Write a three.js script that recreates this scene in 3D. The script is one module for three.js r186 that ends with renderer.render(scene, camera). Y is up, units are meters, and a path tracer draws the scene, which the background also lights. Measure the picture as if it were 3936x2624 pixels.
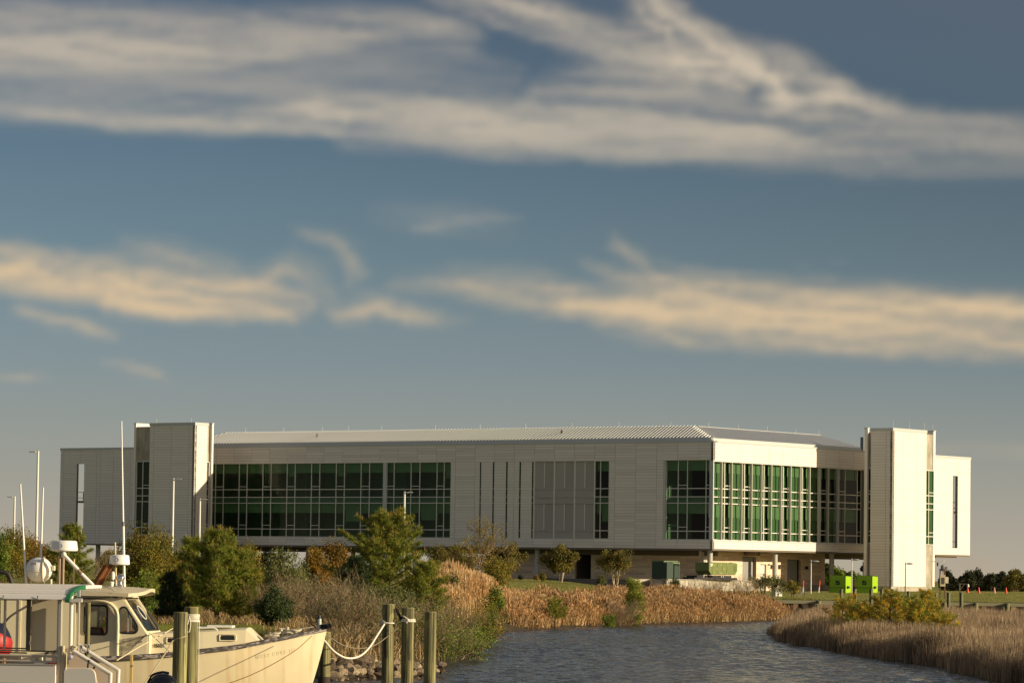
import * as THREE from 'three';
import { mergeGeometries, mergeVertices } from 'three/addons/utils/BufferGeometryUtils.js';
import { RoundedBoxGeometry } from 'three/addons/geometries/RoundedBoxGeometry.js';
import { ConvexGeometry } from 'three/addons/geometries/ConvexGeometry.js';
import { FontLoader } from 'three/addons/loaders/FontLoader.js';
import { TextGeometry } from 'three/addons/geometries/TextGeometry.js';

// ---------------------------------------------------------------- camera, light, sky
const V = (x = 0, y = 0, z = 0) => new THREE.Vector3(x, y, z);
const scene = new THREE.Scene();
const EYE = 2.7, FOCAL = 14500, PITCH = Math.atan(896 / FOCAL), ROLL = 0.0140;
const camera = new THREE.PerspectiveCamera(2 * Math.atan(1312 / FOCAL) * 180 / Math.PI, 1.5, 1, 20000);
camera.position.set(0, EYE, 0);
camera.rotation.order = 'YXZ';
camera.rotation.set(PITCH, 0, ROLL);
camera.updateMatrixWorld(true);
const renderer = new THREE.WebGLRenderer({ antialias: true });
renderer.toneMapping = THREE.LinearToneMapping;
renderer.toneMappingExposure = 1.14;
renderer.shadowMap.enabled = true;

const SUN_AZ = 17 * Math.PI / 180, SUN_EL = 15 * Math.PI / 180;      // 17 degrees towards the viewer from due right
const sunDir = V(Math.cos(SUN_AZ) * Math.cos(SUN_EL), Math.sin(SUN_EL), Math.sin(SUN_AZ) * Math.cos(SUN_EL));
const sun = new THREE.DirectionalLight(new THREE.Color().setRGB(1, 0.85, 0.60), 5);
sun.position.copy(sunDir).multiplyScalar(900).add(V(0, 0, -300));
sun.target.position.set(0, 0, -300);
sun.castShadow = true;
sun.shadow.mapSize.set(4096, 4096);
Object.assign(sun.shadow.camera, { left: -300, right: 300, top: 200, bottom: -100, near: 10, far: 2000 });
sun.shadow.radius = 1;
scene.add(sun, sun.target);

// measured point of the place seen at (px, py) of a 3936 x 2624 picture, Z metres ahead
function P(px, py, Z) {
  const d = V((px - 1968) / FOCAL, -(py - 1312) / FOCAL, -1).applyQuaternion(camera.quaternion);
  return V(0, EYE, 0).addScaledVector(d, Z / -d.z);
}

// ---------------------------------------------------------------- noise
function rng(seed) { let a = seed >>> 0; return () => { a |= 0; a = a + 0x6D2B79F5 | 0; let t = Math.imul(a ^ a >>> 15, 1 | a); t = t + Math.imul(t ^ t >>> 7, 61 | t) ^ t; return ((t ^ t >>> 14) >>> 0) / 4294967296; }; }
const hash = (x, y) => { let h = Math.imul(x, 374761393) + Math.imul(y, 668265263) | 0; h = Math.imul(h ^ h >>> 13, 1274126177); return ((h ^ h >>> 16) >>> 0) / 4294967296; };
const fade = (t) => t * t * t * (t * (t * 6 - 15) + 10);
function noise(x, y, wrap = 0) {
  let xi = Math.floor(x), yi = Math.floor(y); const u = fade(x - xi), v = fade(y - yi);
  let x1 = xi + 1, y1 = yi + 1;
  if (wrap) { const m = (a) => ((a % wrap) + wrap) % wrap; xi = m(xi); x1 = m(x1); yi = m(yi); y1 = m(y1); }
  return (hash(xi, yi) * (1 - u) + hash(x1, yi) * u) * (1 - v) + (hash(xi, y1) * (1 - u) + hash(x1, y1) * u) * v;
}
function fbm(x, y, oct = 5, gain = 0.5) { let s = 0, a = 1, n = 0; for (let i = 0; i < oct; i++) { s += a * noise(x + i * 17.3, y - i * 9.1); n += a; a *= gain; x *= 2.03; y *= 2.03; } return s / n; }
const clamp = (x, a = 0, b = 1) => Math.min(b, Math.max(a, x)), lerp = (a, b, t) => a + (b - a) * t;
const step = (a, b, x) => { const t = clamp((x - a) / (b - a)); return t * t * (3 - 2 * t); };
const lin = (c) => { c /= 255; return c <= 0.04045 ? c / 12.92 : ((c + 0.055) / 1.055) ** 2.4; };
const rgb = (r, g, b) => [lin(r), lin(g), lin(b)];

// ---------------------------------------------------------------- sky: clear evening air with cirrus, computed by azimuth and elevation
{
  const W = 4096, H = 2048, data = new Float32Array(W * H * 4);
  // deg(): where a cloud stands, from the measured picture to azimuth / elevation in degrees
  const deg = (x, y) => { const d = V((x - 1968) / FOCAL, -(y - 1312) / FOCAL, -1).applyQuaternion(camera.quaternion).normalize(); return [Math.atan2(d.x, -d.z) * 180 / Math.PI, Math.asin(d.y) * 180 / Math.PI]; };
  const strokes = [];   // [points (x, y, half width), density, sharpness below, warmth]
  const S = (dens, pts, warm = 0, sharp = 1) => strokes.push({ dens, warm, sharp, pts: pts.map(([x, y, w, d = 1]) => [...deg(x, y), w / 253, d]) });
  // high cirrus, upper left and centre
  S(0.55, [[-300, 95, 75], [400, 105, 80], [800, 118, 65, .9], [1100, 140, 55, .6], [1350, 130, 50, .5]]);
  S(0.72, [[-300, 200, 62], [300, 215, 60], [640, 212, 52, .9], [1000, 190, 42, .7], [1350, 150, 38, .5], [1700, 120, 40, .35]]);
  S(0.30, [[-300, 290, 50], [400, 300, 55], [900, 280, 55, .9], [1400, 240, 50, .8], [1800, 205, 48, .6]]);
  S(0.26, [[700, 360, 60, .5], [1100, 350, 60], [1500, 330, 55], [1900, 300, 55, .6]]);
  S(0.42, [[1000, 80, 45, .5], [1350, 75, 50], [1600, 95, 60], [1780, 140, 55, .7]]);
  S(0.27, [[-300, 395, 60], [300, 400, 75], [800, 410, 70], [1200, 400, 55, .8]]);
  // the long lower band
  S(0.50, [[-300, 425, 30, .8], [150, 445, 30], [600, 468, 34], [1000, 475, 40], [1300, 480, 45]], 0, 2.2);
  S(0.82, [[950, 458, 48, .5], [1250, 450, 62, .75], [1600, 450, 70], [2000, 465, 75], [2300, 480, 60, .85], [2600, 505, 44, .7], [2900, 525, 38, .75], [3300, 550, 34, .55], [3936, 578, 34, .28], [4300, 590, 34, .2]], 0, 1.6);
  S(0.58, [[1300, 535, 45, .6], [1800, 560, 48], [2300, 578, 48], [2750, 572, 46, .9], [3100, 590, 40, .5], [3700, 600, 40, .3]], 0, 2);
  S(0.30, [[2500, 590, 50, .4], [3000, 620, 55], [3936, 640, 60, .8]], 0, 2);
  // the swirl
  S(0.72, [[1650, -60, 40, .5], [1960, 45, 55], [2200, 110, 62], [2450, 190, 65], [2700, 240, 55, .9]]);
  S(0.80, [[2380, -120, 60, .7], [2460, 20, 75], [2580, 120, 78], [2720, 205, 62], [2880, 262, 55]]);
  S(1.05, [[2640, 205, 40, .6], [2800, 245, 45], [2940, 280, 48], [3030, 325, 48], [3050, 375, 42], [2990, 408, 30, .6]]);
  S(0.55, [[2750, 150, 35, .4], [2950, 195, 45, .8], [3100, 270, 50], [3220, 330, 45], [3290, 370, 30, .6]]);
  S(0.85, [[2950, 420, 30, .6], [3100, 415, 40], [3230, 380, 45], [3330, 405, 40, .8], [3500, 450, 38, .6], [3700, 480, 35, .45], [3936, 480, 38, .3], [4200, 470, 40, .2]]);
  S(0.48, [[2050, 340, 45, .5], [2300, 300, 55, .8], [2600, 300, 50], [2850, 340, 45, .9]]);
  S(0.50, [[2050, 385, 40, .8], [2400, 365, 36], [2700, 345, 30, .8]]);
  S(0.42, [[2500, 420, 55, .7], [2800, 440, 60], [3100, 470, 45], [3500, 520, 45, .8], [3936, 540, 50, .6]]);
  // mid wisps
  S(0.42, [[1605, 888, 10, .6], [1680, 870, 16], [1760, 845, 15], [1850, 832, 10, .6], [1980, 832, 8, .3]]);
  S(0.16, [[1500, 830, 40, .4], [1700, 850, 50], [1900, 860, 40, .5]]);
  S(0.20, [[3050, 1020, 12], [3200, 1022, 10], [3260, 1010, 8, .5]]);
  // lower left cloud
  S(1.0, [[-300, 1010, 62], [60, 1030, 66], [300, 1075, 66], [550, 1110, 66, .95], [800, 1130, 60, .85], [1000, 1150, 52, .8], [1180, 1170, 40, .5]], 1, 1.3);
  S(0.85, [[420, 1170, 40, .6], [700, 1190, 42], [950, 1205, 40, .9], [1100, 1220, 28, .5]], 1, 1.8);
  S(0.45, [[90, 1170, 18, .6], [200, 1215, 30], [320, 1255, 30], [440, 1282, 18, .6]], 1);
  S(0.50, [[850, 1080, 40, .5], [1000, 1080, 50, .9], [1120, 1020, 40, .7], [1240, 1070, 45, .6], [1300, 1140, 40, .6]], 1);
  S(0.30, [[450, 955, 35, .4], [650, 985, 45], [900, 1030, 40, .6]], 1);
  S(0.27, [[1180, 900, 22, .4], [1300, 935, 32], [1380, 1000, 32], [1400, 1075, 30, .6]], 1);
  S(0.62, [[1280, 1215, 30, .4], [1400, 1195, 42, .9], [1480, 1180, 44], [1560, 1215, 36, .9], [1660, 1230, 22, .6], [1770, 1232, 14, .3]], 1, 1.6);
  // lower right cloud
  S(0.62, [[1560, 1090, 30, .3], [1750, 1090, 55, .6], [1968, 1110, 60, .8], [2150, 1150, 55, .9]], 1, 1.3);
  S(1.0, [[2150, 1165, 40, .6], [2350, 1165, 62, .9], [2600, 1170, 78], [2900, 1185, 72], [3200, 1200, 70], [3500, 1215, 68], [3936, 1225, 70], [4300, 1230, 70]], 1, 1.2);
  S(0.62, [[2300, 1230, 45, .5], [2500, 1270, 55, .8], [2650, 1310, 45, .8], [2850, 1325, 38, .6], [3050, 1330, 40, .9], [3300, 1335, 42], [3600, 1330, 45], [3936, 1345, 40, .9], [4300, 1350, 40]], 1, 1.5);
  S(0.30, [[2290, 925, 22, .5], [2340, 960, 30], [2420, 1020, 34, .8], [2550, 1075, 45, .8], [2800, 1120, 40]], 1);
  S(0.24, [[2200, 1010, 20, .7], [2300, 1040, 24], [2420, 1075, 22, .6]], 1);
  S(0.45, [[2900, 1260, 45], [3300, 1275, 45], [3936, 1285, 50]], 1);
  S(0.30, [[-100, 1430, 9], [120, 1430, 10], [220, 1428, 7, .4]], 1);
  S(0.26, [[370, 1412, 10, .6], [480, 1425, 16], [580, 1455, 13], [650, 1475, 8, .4]], 1);
  S(0.14, [[3300, 1730, 20, .4], [3700, 1722, 26], [4100, 1740, 20]], 1);
  S(0.34, [[3610, 2190, 30, .5], [3700, 2175, 22], [3780, 2165, 26], [3860, 2178, 28], [3915, 2200, 18, .5]], 2);
  S(0.30, [[3720, 2150, 18, .6], [3800, 2152, 20], [3840, 2165, 14]], 2);

  const segD = (px, py, a, b) => { const dx = b[0] - a[0], dy = b[1] - a[1], t = clamp(((px - a[0]) * dx + (py - a[1]) * dy) / (dx * dx + dy * dy)); return [Math.hypot(px - a[0] - t * dx, py - a[1] - t * dy), lerp(a[2], b[2], t), lerp(a[3], b[3], t), py - (a[1] + t * dy), t * Math.hypot(dx, dy), Math.sign(dx * (py - a[1]) - dy * (px - a[0]))]; };
  const sunAzDeg = 90 + 17;
  // clear air: paler and warmer low down, deeper blue above, a wide glow round the low sun
  function air(az, el, out) {
    const e = Math.max(el, 0);
    const stops = [[0, 178, 167, 148], [0.8, 166, 160, 147], [1.8, 150, 153, 145], [3.2, 126, 141, 146], [4.8, 103, 126, 137], [6.4, 87, 111, 128], [8.7, 75, 95, 115], [16, 76, 95, 116], [35, 70, 90, 115], [90, 56, 76, 103]];
    let i = 0; while (i < stops.length - 2 && e > stops[i + 1][0]) i++;
    const t = clamp((e - stops[i][0]) / (stops[i + 1][0] - stops[i][0]));
    let d = Math.abs(az - sunAzDeg); if (d > 180) d = 360 - d;
    const g = Math.hypot(d, (el - 13) * 1.3), glow = 0.9 * Math.exp(-g * g / (2 * 16 * 16)) + 0.25 * Math.exp(-g * g / (2 * 42 * 42));
    const turn = 1 - 0.024 * clamp(az, -9, 9) * step(0.5, 6, e);           // a little deeper to the right, away from the far haze
    for (let c = 0; c < 3; c++) out[c] = lerp(lin(stops[i][c + 1]), lin(stops[i + 1][c + 1]), t) * turn + glow * [1.0, 0.78, 0.48][c];
  }
  const cloudCol = [rgb(204, 190, 169), rgb(215, 191, 156), rgb(184, 163, 138)];
  function clouds(az, el, fine) {
    const wx = (fbm(az * 0.55 + 3, el * 1.6 + 7, fine ? 4 : 2) - 0.5), wy = (fbm(az * 0.7 + 40, el * 2.0 + 11, fine ? 4 : 2) - 0.5);
    const f1 = fine ? (fbm(az * 2.6 + 9, el * 6 + 2, 4) - 0.5) : 0, f2 = fine ? (fbm(az * 6 + 19, el * 9 + 8, 3) - 0.5) : 0;
    const x = az + wx * 0.8 + f1 * 0.16 + f2 * 0.10, y = el + wy * 0.24 + f1 * 0.055 + f2 * 0.03;
    let keep = 1, warm = 0, num = 0, den = 1e-6;
    strokes.forEach((s, id) => {
      let best = 0, along = 0, qq = 0, dd = 0;
      for (let i = 0; i + 1 < s.pts.length; i++) {
        const [d, w, k, side, l, sg] = segD(x, y, s.pts[i], s.pts[i + 1]);
        const r = d / (w * 1.9) * (side < 0 ? Math.sqrt(s.sharp) : 0.92);
        if (r < 1) { const v = k * (1 - r * r) ** 2; if (v > best) { best = v; qq = along + l; dd = sg * d; } }
        along += Math.hypot(s.pts[i + 1][0] - s.pts[i][0], s.pts[i + 1][1] - s.pts[i][1]);
      }
      if (best <= 0) return;
      best = Math.min(best * s.dens, 0.95); keep *= 1 - best * (s.warm ? 0.88 : 0.74); if (best > 0.02) warm = Math.max(warm, s.warm);
      if (fine) { const w2 = best * best, f = 0.62 * fbm(qq * 0.30 + s.warm * 9, dd * 5.5 + qq * 0.35, 5, 0.58) + 0.38 * fbm(az * 0.45 + 3, el * 7.5 + az * 0.55, 5, 0.6); num += w2 * f; den += w2; }
    });
    const base = 1 - keep, S2 = fine ? num / den : 0.5, tex = 0.38 + 1.1 * step(0.28, 0.70, S2);
    const body = clamp(base * tex), veil = base * 0.42;
    return [clamp(lerp(body, Math.max(body, veil), 0.6) * 0.97), warm];
  }
  const c3 = [0, 0, 0];
  // coarse sky everywhere
  const W2 = 512, H2 = 256, coarse = new Float32Array(W2 * H2 * 3);
  const px = (az, el, fine, o, k) => {
    air(az, el, c3);
    let inF = 1 - Math.max(step(8.5, 12, Math.abs(az)), step(9.2, 12, el));
    let t = 0, warm = 0;
    if (inF > 0 && el > -1) { [t, warm] = clouds(az, el, fine); }
    if (inF < 1 && el > 0) {                                       // the same thin cloud goes on round the sky
      const er = el * Math.PI / 180, ar = az * Math.PI / 180, k2 = 1 / (Math.sin(er) + 0.12), X = Math.sin(ar) * Math.cos(er) * k2, Z = Math.cos(ar) * Math.cos(er) * k2;
      const q = 0.75 * step(0.44, 0.76, fbm(X * 0.8 + Z * 0.35 + 13, Z * 2.2 - X * 0.2 + 4, 5)) * 0.8;
      t = lerp(q, t, inF); warm = lerp(el < 12 ? 1 : 0, warm, inF);
    }
    const cc = cloudCol[Math.round(warm)];
    for (let c = 0; c < 3; c++) o[k + c] = lerp(c3[c], cc[c] + Math.max(0, c3[c] - 0.45) * 0.8, t) / 1.14;      // the camera is exposed 1.14
  };
  for (let j = 0; j < H2; j++) for (let i = 0; i < W2; i++) px(((i + 0.5) / W2 * 360 + 90 + 180 + 180) % 360 - 180, (j + 0.5) / H2 * 180 - 90, false, coarse, (j * W2 + i) * 3);
  for (let j = 0; j < H; j++) {
    const el = (j + 0.5) / H * 180 - 90, y2 = clamp((j + 0.5) / H * H2 - 0.5, 0, H2 - 1.001), y0 = Math.floor(y2), fy = y2 - y0;
    for (let i = 0; i < W; i++) {
      // column i looks along atan2(z, x) = (i / W - 0.5) 360 degrees; azimuth is measured from straight ahead (-z) to the right (+x)
      const ang = (i + 0.5) / W * 360 - 180; let az = ang + 90; if (az > 180) az -= 360;
      const o = (j * W + i) * 4;
      if (Math.abs(az) < 12.2 && el > -0.5 && el < 12.2) { px(az, el, true, data, o); } else {
        const x2 = (i + 0.5) / W * W2 - 0.5, x0 = Math.floor(x2), fx = x2 - x0, xa = ((x0 % W2) + W2) % W2, xb = (xa + 1) % W2;
        for (let c = 0; c < 3; c++) data[o + c] = lerp(lerp(coarse[(y0 * W2 + xa) * 3 + c], coarse[(y0 * W2 + xb) * 3 + c], fx), lerp(coarse[((y0 + 1) * W2 + xa) * 3 + c], coarse[((y0 + 1) * W2 + xb) * 3 + c], fx), fy);
      }
      data[o + 3] = 1;
    }
  }
  const t = new THREE.DataTexture(data, W, H, THREE.RGBAFormat, THREE.FloatType);
  t.mapping = THREE.EquirectangularReflectionMapping; t.magFilter = t.minFilter = THREE.LinearFilter; t.needsUpdate = true;
  scene.background = t; scene.environment = t;
}

// ---------------------------------------------------------------- helpers for things and parts
const taken = new Map();
function numbered(name) { const n = taken.get(name) ?? 0; taken.set(name, n + 1); return n ? name + '_' + String(n).padStart(3, '0') : name; }
function tag(o, label, category, group, kind) { if (label) o.userData.label = label; if (category) o.userData.category = category; if (group) o.userData.group = group; if (kind) o.userData.kind = kind; return o; }
function lit(o) { o.castShadow = o.receiveShadow = true; return o; }
function thing(name, label, category, pos = V(), turn = 0, group) { const o = new THREE.Group(); o.name = numbered(name); o.position.copy(pos); o.rotation.y = turn; scene.add(o); return tag(o, label, category, group); }
function part(name, geo, mat, parent = scene) { const m = lit(new THREE.Mesh(Array.isArray(geo) ? join(geo) : geo, mat)); m.name = parent === scene ? numbered(name) : name; parent.add(m); return m; }
function single(name, geo, mat, label, category, group, pos) { const m = part(name, geo, mat); if (pos) m.position.copy(pos); return tag(m, label, category, group); }
function join(list) { const keep = list.map((g) => { g = g.index ? g.toNonIndexed() : g; for (const k of Object.keys(g.attributes)) if (!['position', 'normal', 'uv', 'color'].includes(k)) g.deleteAttribute(k); return g; }); const uv = keep.every((g) => g.attributes.uv), col = keep.every((g) => g.attributes.color); for (const g of keep) { if (!uv) g.deleteAttribute('uv'); if (!col) g.deleteAttribute('color'); } return mergeGeometries(keep); }
const box = (w, h, d, x = 0, y = 0, z = 0, ry = 0, rx = 0, rz = 0) => { const g = new THREE.BoxGeometry(w, h, d); if (rx) g.rotateX(rx); if (rz) g.rotateZ(rz); if (ry) g.rotateY(ry); return g.translate(x, y, z); };
const rbox = (w, h, d, r, x = 0, y = 0, z = 0, ry = 0) => { const g = new RoundedBoxGeometry(w, h, d, 2, r); if (ry) g.rotateY(ry); return g.translate(x, y, z); };
const cyl = (r0, r1, h, x = 0, y = 0, z = 0, n = 12) => new THREE.CylinderGeometry(r1, r0, h, n).translate(x, y + h / 2, z);
const ball = (r, x = 0, y = 0, z = 0, n = 20) => new THREE.SphereGeometry(r, n, Math.ceil(n * 0.7)).translate(x, y, z);
function bar(a, b, r0, r1 = r0, n = 8) { const d = b.clone().sub(a), L = d.length(), g = new THREE.CylinderGeometry(r1, r0, L, n).translate(0, L / 2, 0); g.applyQuaternion(new THREE.Quaternion().setFromUnitVectors(V(0, 1, 0), d.divideScalar(L))); return g.translate(a.x, a.y, a.z); }
function beam(a, b, w, h) { const d = b.clone().sub(a), L = d.length(), g = new THREE.BoxGeometry(L, h, w); g.applyQuaternion(new THREE.Quaternion().setFromUnitVectors(V(1, 0, 0), d.clone().divideScalar(L))); const m = a.clone().add(b).multiplyScalar(0.5); return g.translate(m.x, m.y, m.z); }
const tube = (pts, r, seg = 24, n = 6, closed = false) => new THREE.TubeGeometry(new THREE.CatmullRomCurve3(pts, closed), seg, r, n, closed);
const lathe = (pts, n = 24) => new THREE.LatheGeometry(pts.map(([r, y]) => new THREE.Vector2(r, y)), n);
function extrude(pts, depth, bevel = 0, holes = []) { const s = pts instanceof THREE.Shape ? pts : new THREE.Shape(pts.map(([x, y]) => new THREE.Vector2(x, y))); for (const h of holes) s.holes.push(h); return new THREE.ExtrudeGeometry(s, { depth, bevelEnabled: bevel > 0, bevelSize: bevel, bevelThickness: bevel, bevelSegments: 2, curveSegments: 10 }); }
function roundRect(x0, y0, x1, y1, r, path = new THREE.Path()) { path.moveTo(x0 + r, y0).lineTo(x1 - r, y0).quadraticCurveTo(x1, y0, x1, y0 + r).lineTo(x1, y1 - r).quadraticCurveTo(x1, y1, x1 - r, y1).lineTo(x0 + r, y1).quadraticCurveTo(x0, y1, x0, y1 - r).lineTo(x0, y0 + r).quadraticCurveTo(x0, y0, x0 + r, y0); return path; }
function canvasTex(w, h, fn, srgb = true) {
  const d = new Uint8Array(w * h * 4), o = [0, 0, 0];
  for (let j = 0; j < h; j++) for (let i = 0; i < w; i++) { fn(i / w, j / h, o); const k = (j * w + i) * 4; d[k] = clamp(o[0], 0, 255); d[k + 1] = clamp(o[1], 0, 255); d[k + 2] = clamp(o[2], 0, 255); d[k + 3] = 255; }
  const t = new THREE.DataTexture(d, w, h); t.wrapS = t.wrapT = THREE.RepeatWrapping; t.magFilter = THREE.LinearFilter; t.minFilter = THREE.LinearMipmapLinearFilter; t.generateMipmaps = true; if (srgb) t.colorSpace = THREE.SRGBColorSpace; t.needsUpdate = true; return t;
}
const grey = (t) => { t.colorSpace = THREE.NoColorSpace; return t; };
const mat = (r, g, b, rough = 0.7, metal = 0, more = {}) => new THREE.MeshStandardMaterial({ color: new THREE.Color().setRGB(lin(r), lin(g), lin(b)), roughness: rough, metalness: metal, ...more });
function worldUV(g, sx = 1, sy = 1) {        // uv in metres by the dominant axis of each face
  g = g.index ? g.toNonIndexed() : g; const p = g.attributes.position, n = g.attributes.normal, uv = new Float32Array(p.count * 2);
  for (let i = 0; i < p.count; i++) { const ax = Math.abs(n.getX(i)), ay = Math.abs(n.getY(i)), az = Math.abs(n.getZ(i)); if (ay > ax && ay > az) { uv[i * 2] = p.getX(i) * sx; uv[i * 2 + 1] = p.getZ(i) * sy; } else { uv[i * 2] = (ax > az ? p.getZ(i) : p.getX(i)) * sx; uv[i * 2 + 1] = p.getY(i) * sy; } }
  g.setAttribute('uv', new THREE.BufferAttribute(uv, 2)); return g;
}

// ---------------------------------------------------------------- terrain
const shoreL = [[-60, -118], [-30, -112], [-12, -110.5], [-7.4, -110], [-6.9, -98], [-3.9, -94.7], [-2.7, -99], [-1.9, -110.7], [-1.5, -133.7], [-1.0, -149], [-0.3, -166], [0.2, -181], [2.7, -195.4], [6.4, -208.3], [11.4, -222.6], [17.4, -242], [19.3, -256], [19.8, -268]];
const landPoly = [[-900, -118], ...shoreL, [20.2, -274.6], [900, -274.6], [900, -7000], [-900, -7000]];
const marshPoly = [[900, -60], [15.5, -60], [14.2, -92], [13.1, -103.3], [13.7, -119.6], [12.8, -127.4], [12.4, -143], [11.7, -159], [12.7, -180.6], [14.6, -196], [18.6, -236], [20.6, -252], [22.0, -262], [25, -255], [27, -225], [29, -214], [900, -210]];
function sdf(poly, x, z) {
  let d = 1e9, inside = false;
  for (let i = 0, j = poly.length - 1; i < poly.length; j = i++) {
    const [ax, az] = poly[j], [bx, bz] = poly[i], dx = bx - ax, dz = bz - az, t = clamp(((x - ax) * dx + (z - az) * dz) / (dx * dx + dz * dz));
    d = Math.min(d, (x - ax - t * dx) ** 2 + (z - az - t * dz) ** 2);
    if ((az > z) !== (bz > z) && x < (bx - ax) * (z - az) / (bz - az) + ax) inside = !inside;
  }
  return (inside ? 1 : -1) * Math.sqrt(d);
}
function uplandHeight(x, z) {
  let h = lerp(0.75, 1.15, step(-125, -190, z));
  h += 0.85 * step(-160, -215, z) * step(4, -14, x) + 0.0;                                   // the bank rises to the left
  h += 0.95 * step(-255, -420, z) * step(15, 2, x) * (1 - step(4, -14, x) * step(-160, -215, z) * 0.85);
  h += 0.22 * step(-300, -395, z) * step(30, 50, x);
  return h;
}
function groundY(x, z) {
  const l = sdf(landPoly, x, z), wob = (noise(x * 0.9, z * 0.9) - 0.5) * 0.5;
  let h = -1.4;
  const m = sdf(marshPoly, x, z);
  if (m > -8) h = Math.max(h, Math.min(0.22 + 0.05 * wob, (m + wob * 0.5) * 0.35));
  if (l > -8) { const bulk = z < -270 && x > 20 ? 40 : 0.32; const up = uplandHeight(x, z), lowBank = z < -150 && x > -1 ? 0.45 + 0.032 * l : 9; h = Math.max(h, Math.min(up, l < 0 ? l * 0.4 : (l + wob * 0.4) * bulk, Math.max(lowBank, bulk > 1 ? 9 : 0))); }
  return h;
}
{
  const xs = [], zs = [];
  for (let x = -4000; x < -90; x = x < -400 ? x + 450 : x + 40) xs.push(x);
  for (let x = -90; x <= 90; x += (x > -14 && x < 24) ? 0.6 : 2.5) xs.push(x);
  for (let x = 130; x <= 4000; x = x < 400 ? x + 45 : x + 450) xs.push(x);
  for (let z = 30; z > -85; z -= 12) zs.push(z);
  for (let z = -85; z > -280; z -= 0.8) zs.push(z);
  for (let z = -280; z > -480; z -= 3) zs.push(z);
  for (let z = -480; z > -9000; z *= 1.12) zs.push(z);
  const pos = [], col = [], idx = [], nx = xs.length;
  for (const z of zs) for (const x of xs) {
    const y = groundY(x, z); pos.push(x, y, z);
    const l = sdf(landPoly, x, z), n = fbm(x * 0.5, z * 0.25, 4), n2 = noise(x * 2.7, z * 1.1);
    let c;
    if (l < 0) { c = [0.030 + 0.02 * n2, 0.022 + 0.013 * n2, 0.012]; }
    else {
      const lawn = z < -285 || (z > -135 && x < -7) ? 1 : step(10, 18, l) * 0.8 * (x < 14 ? 1 : 0);
      const a = [0.085 + 0.05 * n2, 0.056 + 0.03 * n2, 0.022], g = n * 0.75 + n2 * 0.25;
      const b = [lerp(0.26, 0.42, g), lerp(0.33, 0.36, g), lerp(0.028, 0.07, g)];
      c = [0, 1, 2].map((k) => lerp(a[k], b[k], lawn));
    }
    col.push(...c);
  }
  for (let j = 0; j + 1 < zs.length; j++) for (let i = 0; i + 1 < nx; i++) { const a = j * nx + i; idx.push(a, a + 1, a + nx, a + 1, a + nx + 1, a + nx); }
  const g = new THREE.BufferGeometry();
  g.setAttribute('position', new THREE.Float32BufferAttribute(pos, 3)); g.setAttribute('color', new THREE.Float32BufferAttribute(col, 3));
  g.setAttribute('uv', new THREE.Float32BufferAttribute(pos.filter((_, i) => i % 3 !== 1).map((v) => v / 3), 2));
  g.setIndex(idx); g.computeVertexNormals();
  const gt = canvasTex(256, 256, (u, v, o) => { const a = 150 + 90 * (noise(u * 64, v * 64, 64) - 0.5) + 110 * (noise(u * 128, v * 128, 128) - 0.5) + 40 * noise(u * 9, v * 9, 9); o[0] = a + 30; o[1] = a + 30; o[2] = a + 20; });
  const ground = part('ground', g, new THREE.MeshStandardMaterial({ vertexColors: true, map: gt, roughness: 1, bumpMap: grey(canvasTex(256, 256, (u, v, o) => { o[0] = o[1] = o[2] = 255 * (0.6 * noise(u * 60, v * 60, 60) + 0.4 * noise(u * 120, v * 120, 120)); }, false)), bumpScale: 0.10 }));
  tag(ground, 'grassy bank and lawn rising from the creek to the building', 'ground', null, 'structure');
}
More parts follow.
